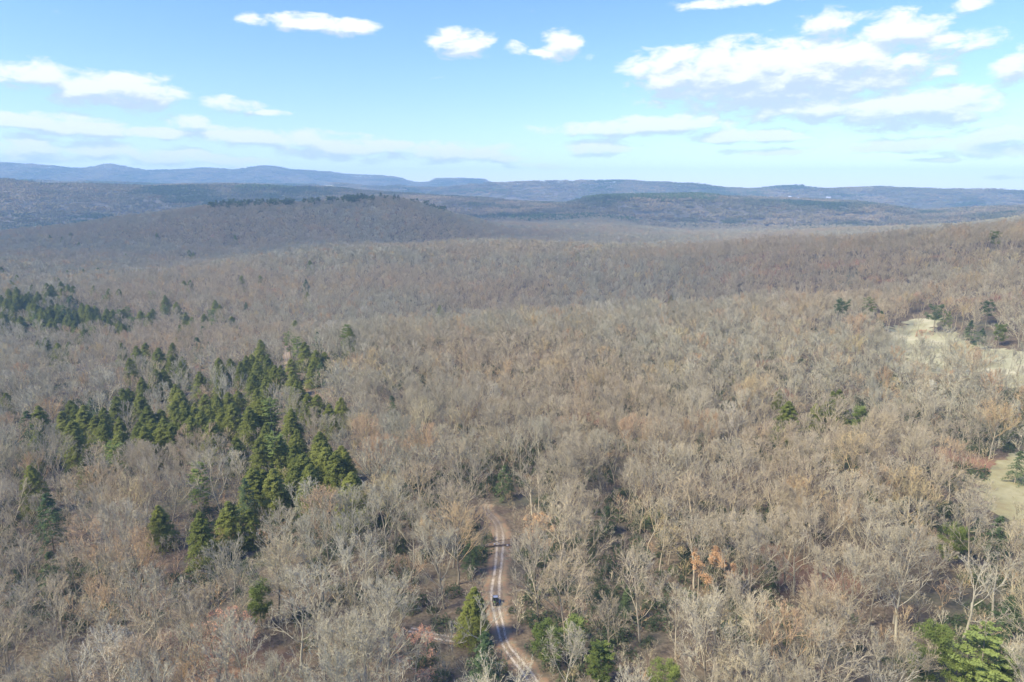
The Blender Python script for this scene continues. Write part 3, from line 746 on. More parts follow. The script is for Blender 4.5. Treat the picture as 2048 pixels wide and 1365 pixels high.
for (px, py, k) in EV:
    if py < 600:
        gl, gg = 'dark evergreen tree far off in the bare woods of the left valley', 'scattered evergreens in the far left valley'
    elif py < 665:
        gl, gg = 'green hemlock in the loose band of evergreens across the upper left woods', 'evergreens of the upper left band'
    elif px > 560 and py < 740:
        gl, gg = 'dark evergreen beside the far bend of the pale dirt track', 'evergreens by the far bend of the track'
    elif py < 860:
        gl, gg = 'dark green conical hemlock in the dense grove left of centre', 'hemlocks of the dense grove left of centre'
    else:
        gl, gg = 'green conical hemlock in the lower end of the grove, left of the dirt track', 'hemlocks at the lower end of the grove'
    if k == 'd': gl, gg = gl.replace('dark evergreen', 'dull ragged evergreen').replace('green hemlock', 'dull ragged evergreen').replace('dark green conical hemlock', 'dull ragged evergreen').replace('green conical hemlock', 'dull ragged evergreen'), gg+', ragged ones'
    if k == 'p': gl, gg = gl.replace('dark evergreen tree', 'pale evergreen').replace('green hemlock', 'pale green pine').replace('dark green conical hemlock', 'pale green pine').replace('green conical hemlock', 'pale green pine').replace('dark evergreen', 'pale green pine'), gg+', pale pines'
    add_conifer(px, py, k, (random.uniform(15, 19.5) if py > 700 else random.uniform(18, 22)) if k != 'p' else random.uniform(20, 23), gl, gg)
# pines along the crest of the far hill
for _ in range(150):
    x = random.uniform(415, 900)
    if 585 < x < 650 and random.random() < .6: continue
    if x > 760: x = random.uniform(690, 905)
    y = np.interp(x, [415, 560, 700, 760, 830, 905], [401, 402, 399, 396, 405, 432])
    v = pix_dir(x, HY); a = math.atan2(v.x, v.y)
    i = 7; d = np.interp(a, RA[i], RD[i])+random.uniform(-45, 10)
    p = Vector((d*math.sin(a), d*math.cos(a), 0)); p.z = h1(p.x, p.y)
    tr, cr, hh, rr = random.choice(CM['t' if random.random() < .3 else 'd'])
    put_tree('pine_tree', (('trunk', tr), ('crown', cr)), hh, p, random.uniform(22, 30), random.uniform(0, 6), 'dark pine standing up along the crest of the far round hill', 'pine', 'pines along the crest of the far hill', fat=1.25)
CON = np.array(con_xy)

# ------------------------------------------------------------------ woods: positions
def jitter_grid(r0, r1, sp, half=R(47)):
    n = int(2*r1/sp)+2; g1 = (np.arange(n)-n/2)*sp
    X, Y = np.meshgrid(g1, np.arange(int(r1/sp)+2)*sp, indexing='ij')
    X = X+rng.uniform(-.48, .48, X.shape)*sp+(np.arange(X.shape[1]) % 2)*sp*.5; Y = Y+rng.uniform(-.48, .48, Y.shape)*sp
    X, Y = X.ravel(), Y.ravel(); r = np.hypot(X, Y); a = np.arctan2(X, Y)
    k = (r >= r0) & (r < r1) & (np.abs(a) < half); return X[k], Y[k]
THIN = wpoly([(1825,890),(1905,890),(1990,930),(2060,1000),(2060,1070),(1960,1150),(1890,1120),(1850,1060)])
RUST = wpoly([(860,1215),(940,1215),(960,1130),(900,1140)])
GROVE = wpoly([(110,700),(330,690),(700,640),(700,780),(720,960),(560,1000),(330,900),(110,900)])
def free(x, y, crown=4.0):
    ok = np.ones(len(x), dtype=bool); near = np.hypot(x, y) < 620
    X, Y = x[near], y[near]
    o = ((seg_dist(X, Y, MAIN) > 8.0) | ((np.hypot(X, Y) < 148) & (seg_dist(X, Y, MAIN) > 3.6)) | ((np.hypot(X, Y) > 208) & (seg_dist(X, Y, MAIN) > 4.2))) & (seg_dist(X, Y, FAR) > 6.0) & (seg_dist(X, Y, SIDE) > 2.2)
    # the strip before the far bend and the visible stretch of the side track stay open
    o &= ~(in_poly(X, Y, MEAD) & (rng.uniform(size=len(X)) < .86))
    o &= ~(in_poly(X, Y, DRY) & (rng.uniform(size=len(X)) < .85))
    o &= ~(in_poly(X, Y, THIN) & (rng.uniform(size=len(X)) < .62))
    o &= ~(in_poly(X, Y, RUST) & (rng.uniform(size=len(X)) < .8))
    o &= ~(in_poly(X, Y, GROVE) & (rng.uniform(size=len(X)) < .40))
    ok[near] = o
    # conifers keep their room and are not wholly hidden by the crowns before them
    for (cx, cy, ch, cr_, dp) in CON:
        d = math.hypot(cx, cy); ux, uy = cx/d, cy/d
        dx, dy = x-cx, y-cy; al = dx*ux+dy*uy; la = np.abs(-dx*uy+dy*ux)
        ok &= ~((np.hypot(dx, dy) < cr_+2.2) | ((al < 0) & (al > -dp) & (la < cr_*(.8 if dp < 30 else 1.0))))
    return ok
SIDEVIS = [ground_at(900, 1279)]
X, Y = jitter_grid(100, 620, 9.4)
k = free(X, Y)
for q in SIDEVIS:
    d = math.hypot(q.x, q.y); ux, uy = q.x/d, q.y/d; dx, dy = X-q.x, Y-q.y; al = dx*ux+dy*uy; la = np.abs(-dx*uy+dy*ux)
    k &= ~((al < 3) & (al > -20) & (la < 4.5))
for q in [ground_at(574, 700), ground_at(578, 722)]:
    d = math.hypot(q.x, q.y); ux, uy = q.x/d, q.y/d; dx, dy = X-q.x, Y-q.y; al = dx*ux+dy*uy; la = np.abs(-dx*uy+dy*ux)
    k &= ~((al < 3) & (al > -60) & (la < 4.5))
for q in [ground_at(2000, 990), ground_at(2030, 960), ground_at(2030, 1010)]:
    d = math.hypot(q.x, q.y); ux, uy = q.x/d, q.y/d; dx, dy = X-q.x, Y-q.y; al = dx*ux+dy*uy; la = np.abs(-dx*uy+dy*ux)
    k &= ~((al < 3) & (al > -34) & (la < 6) & (rng.uniform(size=len(X)) < .8))
for q in [ground_at(1800, 690), ground_at(1850, 668), ground_at(1900, 692), ground_at(1960, 712), ground_at(2020, 730)]:
    d = math.hypot(q.x, q.y); ux, uy = q.x/d, q.y/d; dx, dy = X-q.x, Y-q.y; al = dx*ux+dy*uy; la = np.abs(-dx*uy+dy*ux)
    k &= ~((al < 3) & (al > -70) & (la < 11) & (rng.uniform(size=len(X)) < .42))
for (px_, py_) in ((1437,1105),(1070,1030),(822,1262),(1340,1055),(1840,585),(1850,660),(1785,755),(1915,535),(1950,1125),(1810,1140),(640,1075),(1045,545)):
    q = ground_at(px_, py_, up=17); d = math.hypot(q.x, q.y); ux, uy = q.x/d, q.y/d; dx, dy = X-q.x, Y-q.y; al = dx*ux+dy*uy; la = np.abs(-dx*uy+dy*ux)
    k &= ~((al < 2) & (al > -24) & (la < 5.0))
X, Y = X[k], Y[k]; Z = height(X, Y)
rr_ = np.hypot(X, Y)
inview = np.abs(np.arctan2(X, Y)) < R(37.5)
order = np.argsort(np.where(inview & (rr_ > 108), rr_, 1e9))
single = order[:255]; rest = np.setdiff1d(np.arange(len(X)), single); rest = rest[(rr_[rest] > 95)]

# near bare trees
BT = []
for v in range(9):
    h = [19, 21, 17, 20, 18, 22, 16, 19, 20][v]
    sp = [1.0, .85, 1.15, .95, 1.1, .8, 1.05, .9, 1.0][v]
    tr, cr, lf = broadleaf(300+v, h, spread=sp, kids=(8+v % 3, 8, 5, 5, 5), nseg=(6, 5, 3, 2, 1), tw=1.0, wander=.09, trunkfrac=.26+.05*(v % 3))
    BT.append((tr, cr, h))
BMESH = [(a.mesh('trunk', M_bark), b.mesh('crown', M_twig), h) for (a, b, h) in BT]
tr, cr, lf = broadleaf(411, 15, spread=1.0, kids=(9, 5, 4, 4, 3), leaves=9000)
RUSTM = (tr.mesh('trunk', M_bark), cr.mesh('crown', M_twig), lf.mesh('leaves', M_rust), 15)
tr, cr, lf = broadleaf(412, 18, spread=1.0, kids=(10, 6, 5, 5, 4), leaves=2600)
BUDM = (tr.mesh('trunk', M_bark), cr.mesh('crown', M_twig), lf.mesh('leaves', M_bud), 18)
OBUDM = (BUDM[0], BUDM[1], lf.mesh('leaves', M_rust), 18)
YBUDM = (BUDM[0], BUDM[1], lf.mesh('leaves', M_ybud), 18)
tr, cr, lf = broadleaf(413, 21, spread=1.15, kids=(8, 5, 4, 4, 3), tw=1.4, trunkfrac=.42, wander=.22, r0=.34)
PALEM = (tr.mesh('trunk', M_pale), cr.mesh('crown', M_pale), 21)

# notable broadleaf trees, by the pixel of their crown top
NOTE = [(1437,1105,'rust',15,'tree still holding russet orange leaves among bare trees, lower right'),
 (1070,1030,'rustbud',15,'bare tree with an orange-tinged crown right of the log barrier'),
 (822,1262,'bud',15,'tree with a pinkish red budding crown left of the track junction'),
 (440,1230,'bud',16,'tree with faint reddish buds in the lower left woods'),
 (1340,1055,'ybud',12,'small tree with yellow-orange catkins right of the log barrier'),
 (1840,585,'bud',16,'tree with a glowing red budding crown at the head of the pale meadow'),
 (1850,660,'bud',14,'red-tinged bare tree standing in the middle of the pale meadow'),
 (1785,755,'ybud',13,'tree with ochre yellow catkins below the pale meadow'),
 (1915,535,'ybud',15,'tree with pale yellow catkins on the slope above the meadow'),
 (1900,500,'ybud',14,'bright ochre tree high on the slope near the right edge'),
 (2030,455,'ybud',15,'orange-yellow tree on the ridge crest at the right edge'),
 (1045,545,'ybud',14,'pale yellow tree far off in the middle of the second ridge'),
 (640,1075,'pale',20,'large bare tree with whitish limbs below the hemlock grove'),
 (560,1050,'pale',18,'bare tree with spreading pale grey limbs beside a dark gap in the lower left woods'),
 (1950,1125,'pale',21,'large bare tree with crooked whitish limbs beside the reddish clearing, lower right'),
 (2010,1105,'pale',20,'tall whitish bare tree by the right edge above the bright pines'),
 (1810,1140,'pale',19,'bare tree with spreading pale limbs left of the reddish clearing'),
 (1790,1335,'pale',19,'whitish bare tree at the bottom edge left of the bright pines'),
 (960,1205,'pale',16,'bare pale-limbed tree overhanging the dirt track left of the parked buggy'),
 (590,1205,'pale',18,'bare pale tree with long fanning limbs at lower left'),
 (1065,930,'pale',18,'pale bare tree right of the gap where the track enters the woods'),
 (1600,1060,'pale',19,'broad fan-shaped bare tree with pale limbs in the lower right woods')]
notexy = []
for (px, py, k, h, lab) in NOTE:
    p = solve_tip(px, py, h)
    ms = {'rust': RUSTM, 'rustbud': OBUDM, 'bud': BUDM, 'ybud': YBUDM, 'pale': PALEM}[k]
    parts = [('trunk', ms[0]), ('crown', ms[1])] + ([('leaves', ms[2])] if len(ms) == 4 else [])
    put_tree('broadleaf_tree', parts, ms[-1], p, h, random.uniform(0, 6.28), lab, 'tree', fat=1.3)
    notexy.append((p.x, p.y))
NX = np.array(notexy)
def clear_of_notes(x, y, d=4.2):
    return np.array([np.hypot(NX[:, 0]-a, NX[:, 1]-b).min() > d for a, b in zip(x, y)])
kk = clear_of_notes(X[single], Y[single]); single = single[kk]
kk = clear_of_notes(X[rest], Y[rest]); rest = rest[kk]

GA = 'bare trees of the near woods left of the dirt track'; GB = 'bare trees of the near woods right of the dirt track'
SHORT = [((992,1213),'the parked buggy'),((945,1172),'the slim hemlock by the track'),((318,1010),'the westernmost of the four lone hemlocks'),((400,1025),'the yellow-green second lone hemlock'),((455,1003),'the narrow third lone hemlock'),
 ((498,1018),'the smallest of the four lone hemlocks'),((392,910),'the pale layered white pine'),((90,985),'the ragged dark evergreen at the left edge'),((515,1165),'the bright narrow pine at lower left'),
 ((965,1262),'the evergreen at the track junction'),((1095,1250),'the small round pine right of the junction'),((1205,1275),'the bright pine right of the junction'),((1870,1255),'the flat-topped corner pine'),
 ((1982,1232),'the tallest corner pine'),((1910,1052),'the round pine by the reddish clearing'),((1437,1112),'the russet-leaved tree'),((1070,1030),'the orange-tinged tree by the barrier'),
 ((822,1262),'the pinkish budding tree'),((1340,1055),'the yellow catkin tree'),((640,1075),'the large whitish tree below the grove'),((1950,1125),'the crooked whitish tree'),((1810,1140),'the pale tree left of the clearing'),
 ((1600,1060),'the broad fan-shaped pale tree'),((590,1205),'the pale tree with long fanning limbs'),((1790,1335),'the whitish tree at the bottom edge'),((560,1050),'the pale spreading tree by the dark gap'),((1577,803),'the broad hemlock at middle right'),
 ((1330,1330),'the round pine at the bottom edge'),((440,1230),'the faint red-budded tree'),((1255,1175),'the low dark evergreen right of the buggy'),((1545,1120),'the low dull evergreen at lower right')]
uniq = {}
for (q0, ph) in SHORT:
    L_ = solve_tip(q0[0], q0[1], 15 if 'buggy' not in ph else 0)
    r_ = math.hypot(L_.x, L_.y); ux, uy = L_.x/r_, L_.y/r_
    dx, dy = X[single]-L_.x, Y[single]-L_.y; al = dx*ux+dy*uy; la = dx*uy-dy*ux; dd_ = np.hypot(dx, dy)
    for side, msk in (('immediately left of', (la < 0) & (np.abs(la) > np.abs(al))), ('immediately right of', (la > 0) & (np.abs(la) > np.abs(al))), ('just behind', (al > 0) & (np.abs(la) <= np.abs(al))), ('just in front of', (al < 0) & (np.abs(la) <= np.abs(al)))):
        c_ = [(dd_[i], i) for i in np.nonzero(msk & (dd_ < 17))[0] if i not in uniq]
        if c_: uniq[min(c_)[1]] = 'leafless tree %s %s' % (side, ph)
for n_, q in enumerate(single):
    tr, cr, hh = BMESH[rng.integers(0, len(BMESH))]
    left = X[q] < np.interp(Y[q], MAIN[:, 1], MAIN[:, 0])
    h = rng.uniform(17.5, 26)
    lab = uniq.get(n_) or 'leafless grey-brown forest tree in the near woods %s of the dirt track' % ('left' if left else 'right')
    ro = put_tree('bare_tree', (('trunk', tr), ('crown', cr)), hh, (X[q], Y[q], Z[q]), h, rng.uniform(0, 6.28), lab, 'tree', GA if left else GB, fat=rng.uniform(1.0, 1.38))
    ro.rotation_euler = (rng.normal()*.045, rng.normal()*.045, rng.uniform(0, 6.28))

# the rest of the woods
cA = bpy.data.collections.new('wood_kinds_near'); cB = bpy.data.collections.new('wood_kinds_mid'); cC = bpy.data.collections.new('wood_kinds_far')
for v, (tr, cr, h) in enumerate(BT): proto(cA, 'wa%02d' % v, [tr, cr], [M_bark, M_twig])
for v in range(8):
    tr, cr, lf = broadleaf(500+v, 18, spread=[1, 1.15, .85, 1, 1.1, .9, 1, .95][v], kids=(9, 8, 6, 5), nseg=(4, 3, 2, 1), tw=1.5, spike_from=2, trunkfrac=.32)
    proto(cB, 'wb%02d' % v, [tr, cr], [M_bark, M_twig])
for v in range(6):
    tr, cr, lf = broadleaf(600+v, 18, spread=[1, 1.15, .9, 1, 1.1, .95][v], kids=(10, 8, 9), nseg=(2, 2, 1, 1), tw=2.6, spike_from=2, trunkfrac=.36)
    proto(cC, 'wc%02d' % v, [tr, cr], [M_bark, M_twig])
def wood(name, x, y, coll, nvar, label, hs=(.92, 1.30), wide=1.0):
    z = height(x, y); m = seen(x, y, z, 22); x, y, z = x[m], y[m], z[m]; n = len(x)
    s = rng.uniform(hs[0], hs[1], n); f = rng.uniform(.98, 1.3, n)*wide
    print(name, n)
    return scatter(name, np.stack([x, y, z], 1), rng.integers(0, nvar, n), rng.uniform(0, 6.28, n), np.stack([s*f, s*f, s], 1), coll, label, 'woods')
r2 = rest[rr_[rest] < 330]; r3 = rest[rr_[rest] >= 330]
wood('bare_woods', X[r2], Y[r2], cA, len(BT), 'leafless woods covering the slopes just beyond the near trees')
xb, yb = X[r3], Y[r3]
x2, y2 = jitter_grid(620, 1000, 9.2); k = free(x2, y2); x2, y2 = x2[k], y2[k]
wood('bare_woods', np.concatenate([xb, x2]), np.concatenate([yb, y2]), cB, 8, 'leafless grey-brown woods on the middle slopes and spurs')
x3, y3 = jitter_grid(1000, 2500, 10.0); k = free(x3, y3); x3, y3 = x3[k], y3[k]
wood('bare_woods', x3, y3, cC, 6, 'leafless blue-grey woods on the far round hill and the valleys round it', wide=1.15)

# ------------------------------------------------------------------ understorey
cS = bpy.data.collections.new('understorey_kinds')
for v in range(5):
    tr, cr, lf = broadleaf(700+v, 8, spread=1.0, kids=(8, 5, 4, 3), nseg=(4, 3, 1, 1), tw=1.6, trunkfrac=.2, r0=.07)
    proto(cS, 'sa%02d' % v, [tr, cr], [M_bark, M_twig])
cE = bpy.data.collections.new('shrub_kinds')
for v in range(5): proto(cE, 'sb%02d' % v, [shrub(800+v, 2.2, 2.6, n=340, ls=.42)], [M_shrub])
def under(name, sp, r1, coll, nv, lo, hi, label, cat, noise=None):
    x, y = jitter_grid(95, r1, sp); m = (seg_dist(x, y, MAIN) > 3.9) & (seg_dist(x, y, FAR) > 3.2) & (seg_dist(x, y, SIDE) > 2.3) & ~in_poly(x, y, MEAD) & ~in_poly(x, y, DRY)
    m &= ~(in_poly(x, y, RUST) & (rng.uniform(size=len(x)) < .85))
    if noise is not None:
        m &= (vnoise(x/34, y/34, 31)+.6*vnoise(x/11, y/11, 32)) > noise
    x, y = x[m], y[m]; z = height(x, y); m = seen(x, y, z, 8); x, y, z = x[m], y[m], z[m]; n = len(x); s_ = rng.uniform(lo, hi, n); f = rng.uniform(.8, 1.3, n)
    print(name, n)
    scatter(name, np.stack([x, y, z-.1], 1), rng.integers(0, nv, n), rng.uniform(0, 6.28, n), np.stack([s_*f, s_*f, s_], 1), coll, label, cat)
under('leafless_undergrowth', 5.6, 520, cS, 5, .5, 1.25, 'thin leafless saplings and brush filling the ground between the trees', 'undergrowth')
under('evergreen_undergrowth', 4.6, 520, cE, 5, .45, 1.25, 'dull green laurel thickets on the forest floor between the trees', 'undergrowth', noise=.12)

# ------------------------------------------------------------------ far woods: canopy patches out to the mountains
cF = bpy.data.collections.new('canopy_patches')
def canopy_patch(seed, size=46, n=22, per=26, r=5.2, green=False):
    g = np.random.default_rng(seed); s = Soup()
    cx = g.uniform(-size/2, size/2, (n, 2)); hh = g.uniform(13, 21, n)
    q = unit(g.normal(size=(n, per, 3))); q[..., 2] = np.abs(q[..., 2])
    C = np.concatenate([cx, (hh-6)[:, None]], 1)[:, None]+q*np.array([r, r, 5.5])*g.uniform(.75, 1.1, (n, per, 1))
    C = C.reshape(-1, 3); Nn = unit(q.reshape(-1, 3)+g.normal(size=(n*per, 3))*.35)
    a = perp(Nn, g); b_ = np.cross(Nn, a); z_ = g.uniform(1.2, 3.2, (n*per, 1))
    s.tris(C, a*z_, b_*z_); return s
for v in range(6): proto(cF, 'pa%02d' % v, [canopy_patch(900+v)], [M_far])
cG = bpy.data.collections.new('pine_patches')
for v in range(3): proto(cG, 'pg%02d' % v, [canopy_patch(950+v, n=26, r=3.6)], [M_dpine])
def patches(name, r0, r1, sp, coll, nv, scale, label, poly=None):
    if poly is None: x, y = jitter_grid(r0, r1, sp); m = ~in_poly(x, y, FARF)
    else:
        x, y = jitter_grid(r0, r1, sp); m = np.zeros(len(x), bool)
        for P in poly: m |= in_poly(x, y, P)
    x, y = x[m], y[m]; z = height(x, y); m = seen(x, y, z, 20*scale, .0015); x, y, z = x[m], y[m], z[m]; n = len(x)
    print(name, n); s_ = np.full(n, scale)
    scatter(name, np.stack([x, y, z-1.5], 1), rng.integers(0, nv, n), rng.uniform(0, 6.28, n), np.stack([s_, s_, np.full(n, min(scale, 1.3))], 1), coll, label, 'woods')
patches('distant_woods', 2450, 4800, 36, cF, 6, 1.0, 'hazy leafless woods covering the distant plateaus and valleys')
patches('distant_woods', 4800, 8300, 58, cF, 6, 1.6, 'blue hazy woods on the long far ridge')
PINEB = [wpoly([(1024,441),(1100,438),(1270,446),(1275,452),(1100,449),(1024,447)]), wpoly([(1178,397),(1250,392),(1400,394),(1425,398),(1425,408),(1300,406),(1178,404)]), wpoly([(120,364),(230,368),(232,375),(120,371)]), wpoly([(255,366),(350,371),(350,376),(255,372)]), wpoly([(478,378),(580,379),(582,385),(478,384)]), wpoly([(1400,388),(1520,384),(1530,393),(1400,394)]), wpoly([(900,383),(1020,384),(1020,389),(900,388)])]
patches('distant_pine_woods', 1800, 6500, 30, cG, 3, 1.12, 'dark green pine plantations in bands on the distant hills', PINEB)
drape('field', FARF, M_meadow, 14.0, 1.0)

# ------------------------------------------------------------------ the buggy
import bmesh
def bx(bm, c, sz, rot=None, bev=0.0, taper=None):
    r = bmesh.ops.create_cube(bm, size=1.0); vs = r['verts']
    for v in vs:
        if taper and v.co.z > 0: v.co.x *= taper[0]; v.co.y *= taper[1]
        v.co = Vector((v.co.x*sz[0], v.co.y*sz[1], v.co.z*sz[2]))
    if rot is not None: bmesh.ops.rotate(bm, verts=vs, cent=(0, 0, 0), matrix=rot)
    bmesh.ops.translate(bm, verts=vs, vec=c)
    if bev:
        es = list({e for v in vs for e in v.link_edges}); bmesh.ops.bevel(bm, geom=es, offset=bev, segments=2, affect='EDGES', profile=.6)
def tube(bm, p, q, r, k=8):
    p = Vector(p); q = Vector(q); d = q-p
    m = Matrix.Translation((p+q)/2) @ d.to_track_quat('Z', 'Y').to_matrix().to_4x4()
    bmesh.ops.create_cone(bm, cap_ends=True, segments=k, radius1=r, radius2=r, depth=d.length, matrix=m)
def pobj(name, build, m, parent=None, smooth=False):
    bm = bmesh.new(); build(bm); me = bpy.data.meshes.new(name); bm.to_mesh(me); bm.free(); me.materials.append(m)
    if smooth:
        for p in me.polygons: p.use_smooth = True
    return link(bpy.data.objects.new(name, me), parent)
M_black = plain('black_plastic', (.02,.02,.022), .5, spec=.5); M_roof = plain('grey_roof_panel', (.24,.27,.32), .6, spec=.3, var=.08)
M_olive = plain('camouflage_body', (.10,.115,.05), .5, spec=.4, nscale=5, var=.6); M_seat = plain('seat_vinyl', (.05,.05,.055), .6)
M_tyre = plain('tyre_rubber', (.03,.03,.03), .9); M_rim = plain('rim_metal', (.35,.35,.36), .35, metal=.8)
M_glass = plain('dark_glass', (.06,.08,.10), .08, spec=.8); M_lamp = plain('lamp_glass', (.75,.75,.72), .15, spec=.8); M_red = plain('tail_lens', (.35,.02,.02), .3)
M_bag = plain('green_canvas', (.11,.16,.05), .9, var=.5)
bp_ = ground_at(992, 1213)
k = int(np.argmin(np.hypot(MAIN[:, 0]-bp_.x, MAIN[:, 1]-bp_.y))); tdir = MAIN[min(k+2, len(MAIN)-1)]-MAIN[max(k-2, 0)]
bug = empty('utility_buggy', (MAIN[k, 0], MAIN[k, 1], h1(MAIN[k, 0], MAIN[k, 1])+.05), math.atan2(-tdir[0], tdir[1])); bug.scale = (1.08, 1.08, 1.08)
tag(bug, 'small black open-sided utility buggy with a grey roof parked on the dirt track', 'utility vehicle')
def body(bm):
    bx(bm, (0, 0, .50), (1.22, 2.5, .16), bev=.03); bx(bm, (0, 1.12, .76), (1.16, .62, .38), bev=.09, taper=(.9, .8))
    for sx in (-1, 1):
        bx(bm, (sx*.58, 1.0, .78), (.30, .78, .10), bev=.04); bx(bm, (sx*.58, -.98, .80), (.30, .80, .10), bev=.04); bx(bm, (sx*.60, .05, .58), (.10, 1.0, .22), bev=.03)
pobj('body', body, M_olive, bug)
def bed(bm):
    bx(bm, (0, -1.05, .84), (1.22, .95, .05)); bx(bm, (0, -1.52, .98), (1.22, .05, .28), bev=.015)
    for sx in (-1, 1): bx(bm, (sx*.60, -1.05, .98), (.05, .90, .28), bev=.015)
pobj('cargo_bed', bed, M_black, bug)
pobj('bumper', lambda bm: (bx(bm, (0, 1.50, .50), (1.0, .08, .14), bev=.03), tube(bm, (-.4, 1.52, .55), (-.4, 1.46, .85), .025), tube(bm, (.4, 1.52, .55), (.4, 1.46, .85), .025), tube(bm, (-.4, 1.46, .85), (.4, 1.46, .85), .025)), M_black, bug)
def cage(bm):
    for sx in (-1, 1):
        tube(bm, (sx*.62, .82, .80), (sx*.56, .42, 1.80), .03); tube(bm, (sx*.62, -.58, .80), (sx*.56, -.50, 1.80), .03); tube(bm, (sx*.56, .42, 1.80), (sx*.56, -.50, 1.80), .03)
        tube(bm, (sx*.56, -.50, 1.80), (sx*.58, -.95, 1.02), .025)
    tube(bm, (-.56, .42, 1.80), (.56, .42, 1.80), .03); tube(bm, (-.56, -.50, 1.80), (.56, -.50, 1.80), .03); tube(bm, (-.60, -.56, 1.15), (.60, -.56, 1.15), .025)
pobj('roll_cage', cage, M_black, bug)
rf = pobj('roof', lambda bm: bx(bm, (0, -.04, 1.86), (1.12, .96, .05), bev=.02), M_roof, bug)
pobj('roof_trim', lambda bm: (bx(bm, (0, .50, 1.85), (1.34, .14, .09), bev=.03), bx(bm, (0, -.58, 1.85), (1.24, .10, .08), bev=.03), bx(bm, (-.61, -.04, 1.85), (.10, .98, .08), bev=.03), bx(bm, (.61, -.04, 1.85), (.10, .98, .08), bev=.03)), M_black, rf)
pobj('windshield', lambda bm: bx(bm, (0, .645, 1.31), (1.06, .02, .88), rot=Matrix.Rotation(-.37, 3, 'X')), M_glass, bug) if False else pobj('windshield', lambda bm: (bx(bm, (0, 0, 0), (1.06, .02, .92), rot=Matrix.Rotation(.38, 3, 'X')), bmesh.ops.translate(bm, verts=bm.verts, vec=(0, .60, 1.32))), M_glass, bug)
for sx in (-1, 1):
    pobj('seat', lambda bm: (bx(bm, (sx*.29, -.16, .78), (.48, .48, .14), bev=.04), bx(bm, (sx*.29, -.42, 1.10), (.46, .12, .58), rot=None, bev=.04), bx(bm, (sx*.29, -.43, 1.45), (.22, .09, .14), bev=.03)), M_seat, bug)
    pobj('headlight', lambda bm: bx(bm, (sx*.40, 1.43, .82), (.20, .06, .11), bev=.02), M_lamp, bug)
    pobj('tail_light', lambda bm: bx(bm, (sx*.52, -1.56, .92), (.10, .03, .12), bev=.01), M_red, bug)
    pobj('mirror', lambda bm: (tube(bm, (sx*.60, .55, 1.50), (sx*.78, .58, 1.52), .015), bx(bm, (sx*.82, .58, 1.54), (.13, .05, .17), bev=.02)), M_black, bug)
    for yy in (.98, -.98):
        def wh(bm):
            m = Matrix.Translation((sx*.64, yy, .33)) @ Matrix.Rotation(math.pi/2, 4, 'Y')
            bmesh.ops.create_cone(bm, cap_ends=True, segments=24, radius1=.33, radius2=.33, depth=.26, matrix=m)
            for a in range(14):
                an = a*2*math.pi/14; c = Vector((sx*.64, yy+math.cos(an)*.335, .33+math.sin(an)*.335)); bx(bm, c, (.24, .07, .05), rot=None)
        w = pobj('wheel', wh, M_tyre, bug)
        def rm(bm):
            m = Matrix.Translation((sx*.775, yy, .33)) @ Matrix.Rotation(math.pi/2, 4, 'Y'); bmesh.ops.create_cone(bm, cap_ends=True, segments=18, radius1=.17, radius2=.17, depth=.03, matrix=m)
        pobj('rim', rm, M_rim, w)
def swheel(bm):
    for a in range(16):
        a0, a1 = a*math.pi/8, (a+1)*math.pi/8; c = Vector((-.29, .30, 1.13)); u = Vector((1, 0, 0)); v = Vector((0, -.5, .87))
        tube(bm, c+(u*math.cos(a0)+v*math.sin(a0))*.17, c+(u*math.cos(a1)+v*math.sin(a1))*.17, .014, 5)
    tube(bm, (-.29, .30, 1.13), (-.29, .62, .92), .02); tube(bm, (-.46, .30, 1.13), (-.12, .30, 1.13), .012)
pobj('steering_wheel', swheel, M_black, bug)
def on_bug(name, v, build, m, label, cat):
    Mx = Matrix.Translation(bug.location) @ Matrix.Rotation(bug.rotation_euler.z, 4, 'Z') @ Matrix.Scale(1.08, 4)
    o = pobj(name, build, m); o.matrix_world = Mx @ Matrix.Translation(v); tag(o, label, cat); return o
bxo = on_bug('cargo_box', (.28, -1.12, .868), lambda bm: (bx(bm, (0, 0, .19), (.50, .55, .36), bev=.04), bx(bm, (0, 0, .395), (.54, .59, .05), bev=.02)), M_black, 'black box in the cargo bed of the buggy', 'box')
on_bug('duffel_bag', (-.30, -1.10, .868), lambda bm: (bx(bm, (0, 0, .15), (.46, .62, .30), bev=.12), bx(bm, (0, 0, .30), (.08, .3, .03), bev=.01)), M_bag, 'olive green canvas bag beside the black box in the cargo bed of the buggy', 'bag')

# ------------------------------------------------------------------ the barrier of fallen wood across the track
M_log = plain('weathered_log', (.10,.075,.055), .9, nscale=3, var=.5); M_logp = plain('grey_dead_wood', (.30,.27,.23), .9, nscale=3, var=.4)
M_stone = plain('pale_stone', (.62,.58,.54), .8, nscale=2, var=.12)
def log_mesh(name, p, q, r0_, r1_, m, seed, stubs=5):
    g = np.random.default_rng(seed); s = Soup(); n = 10
    P = np.linspace(p, q, n+1); P[1:-1] += g.normal(size=(n-1, 3))*np.array([.12, .12, .05])
    for i in range(n): s.prisms(P[i:i+1], P[i+1:i+2], np.array([r0_+(r1_-r0_)*i/n]), np.array([r0_+(r1_-r0_)*(i+1)/n]), np.random.default_rng(seed), 9)
    for k_ in range(stubs):
        i = g.integers(2, n); b0 = P[i:i+1]; d = unit(g.normal(size=(1, 3))+np.array([0, 0, .6])); s.prisms(b0, b0+d*g.uniform(.6, 2.0), np.array([r1_*.5]), np.array([.01]), g, 5)
    return s.mesh(name, m)
def gp(px, py, up): p = ground_at(px, py); return [p.x, p.y, p.z+up]
o = link(bpy.data.objects.new('fallen_log', log_mesh('fallen_log', np.array(gp(962, 1098, .35)), np.array(gp(1020, 1092, .55)), .22, .14, M_log, 5))); tag(o, 'dark fallen trunk lying across the dirt track beyond the buggy', 'log')
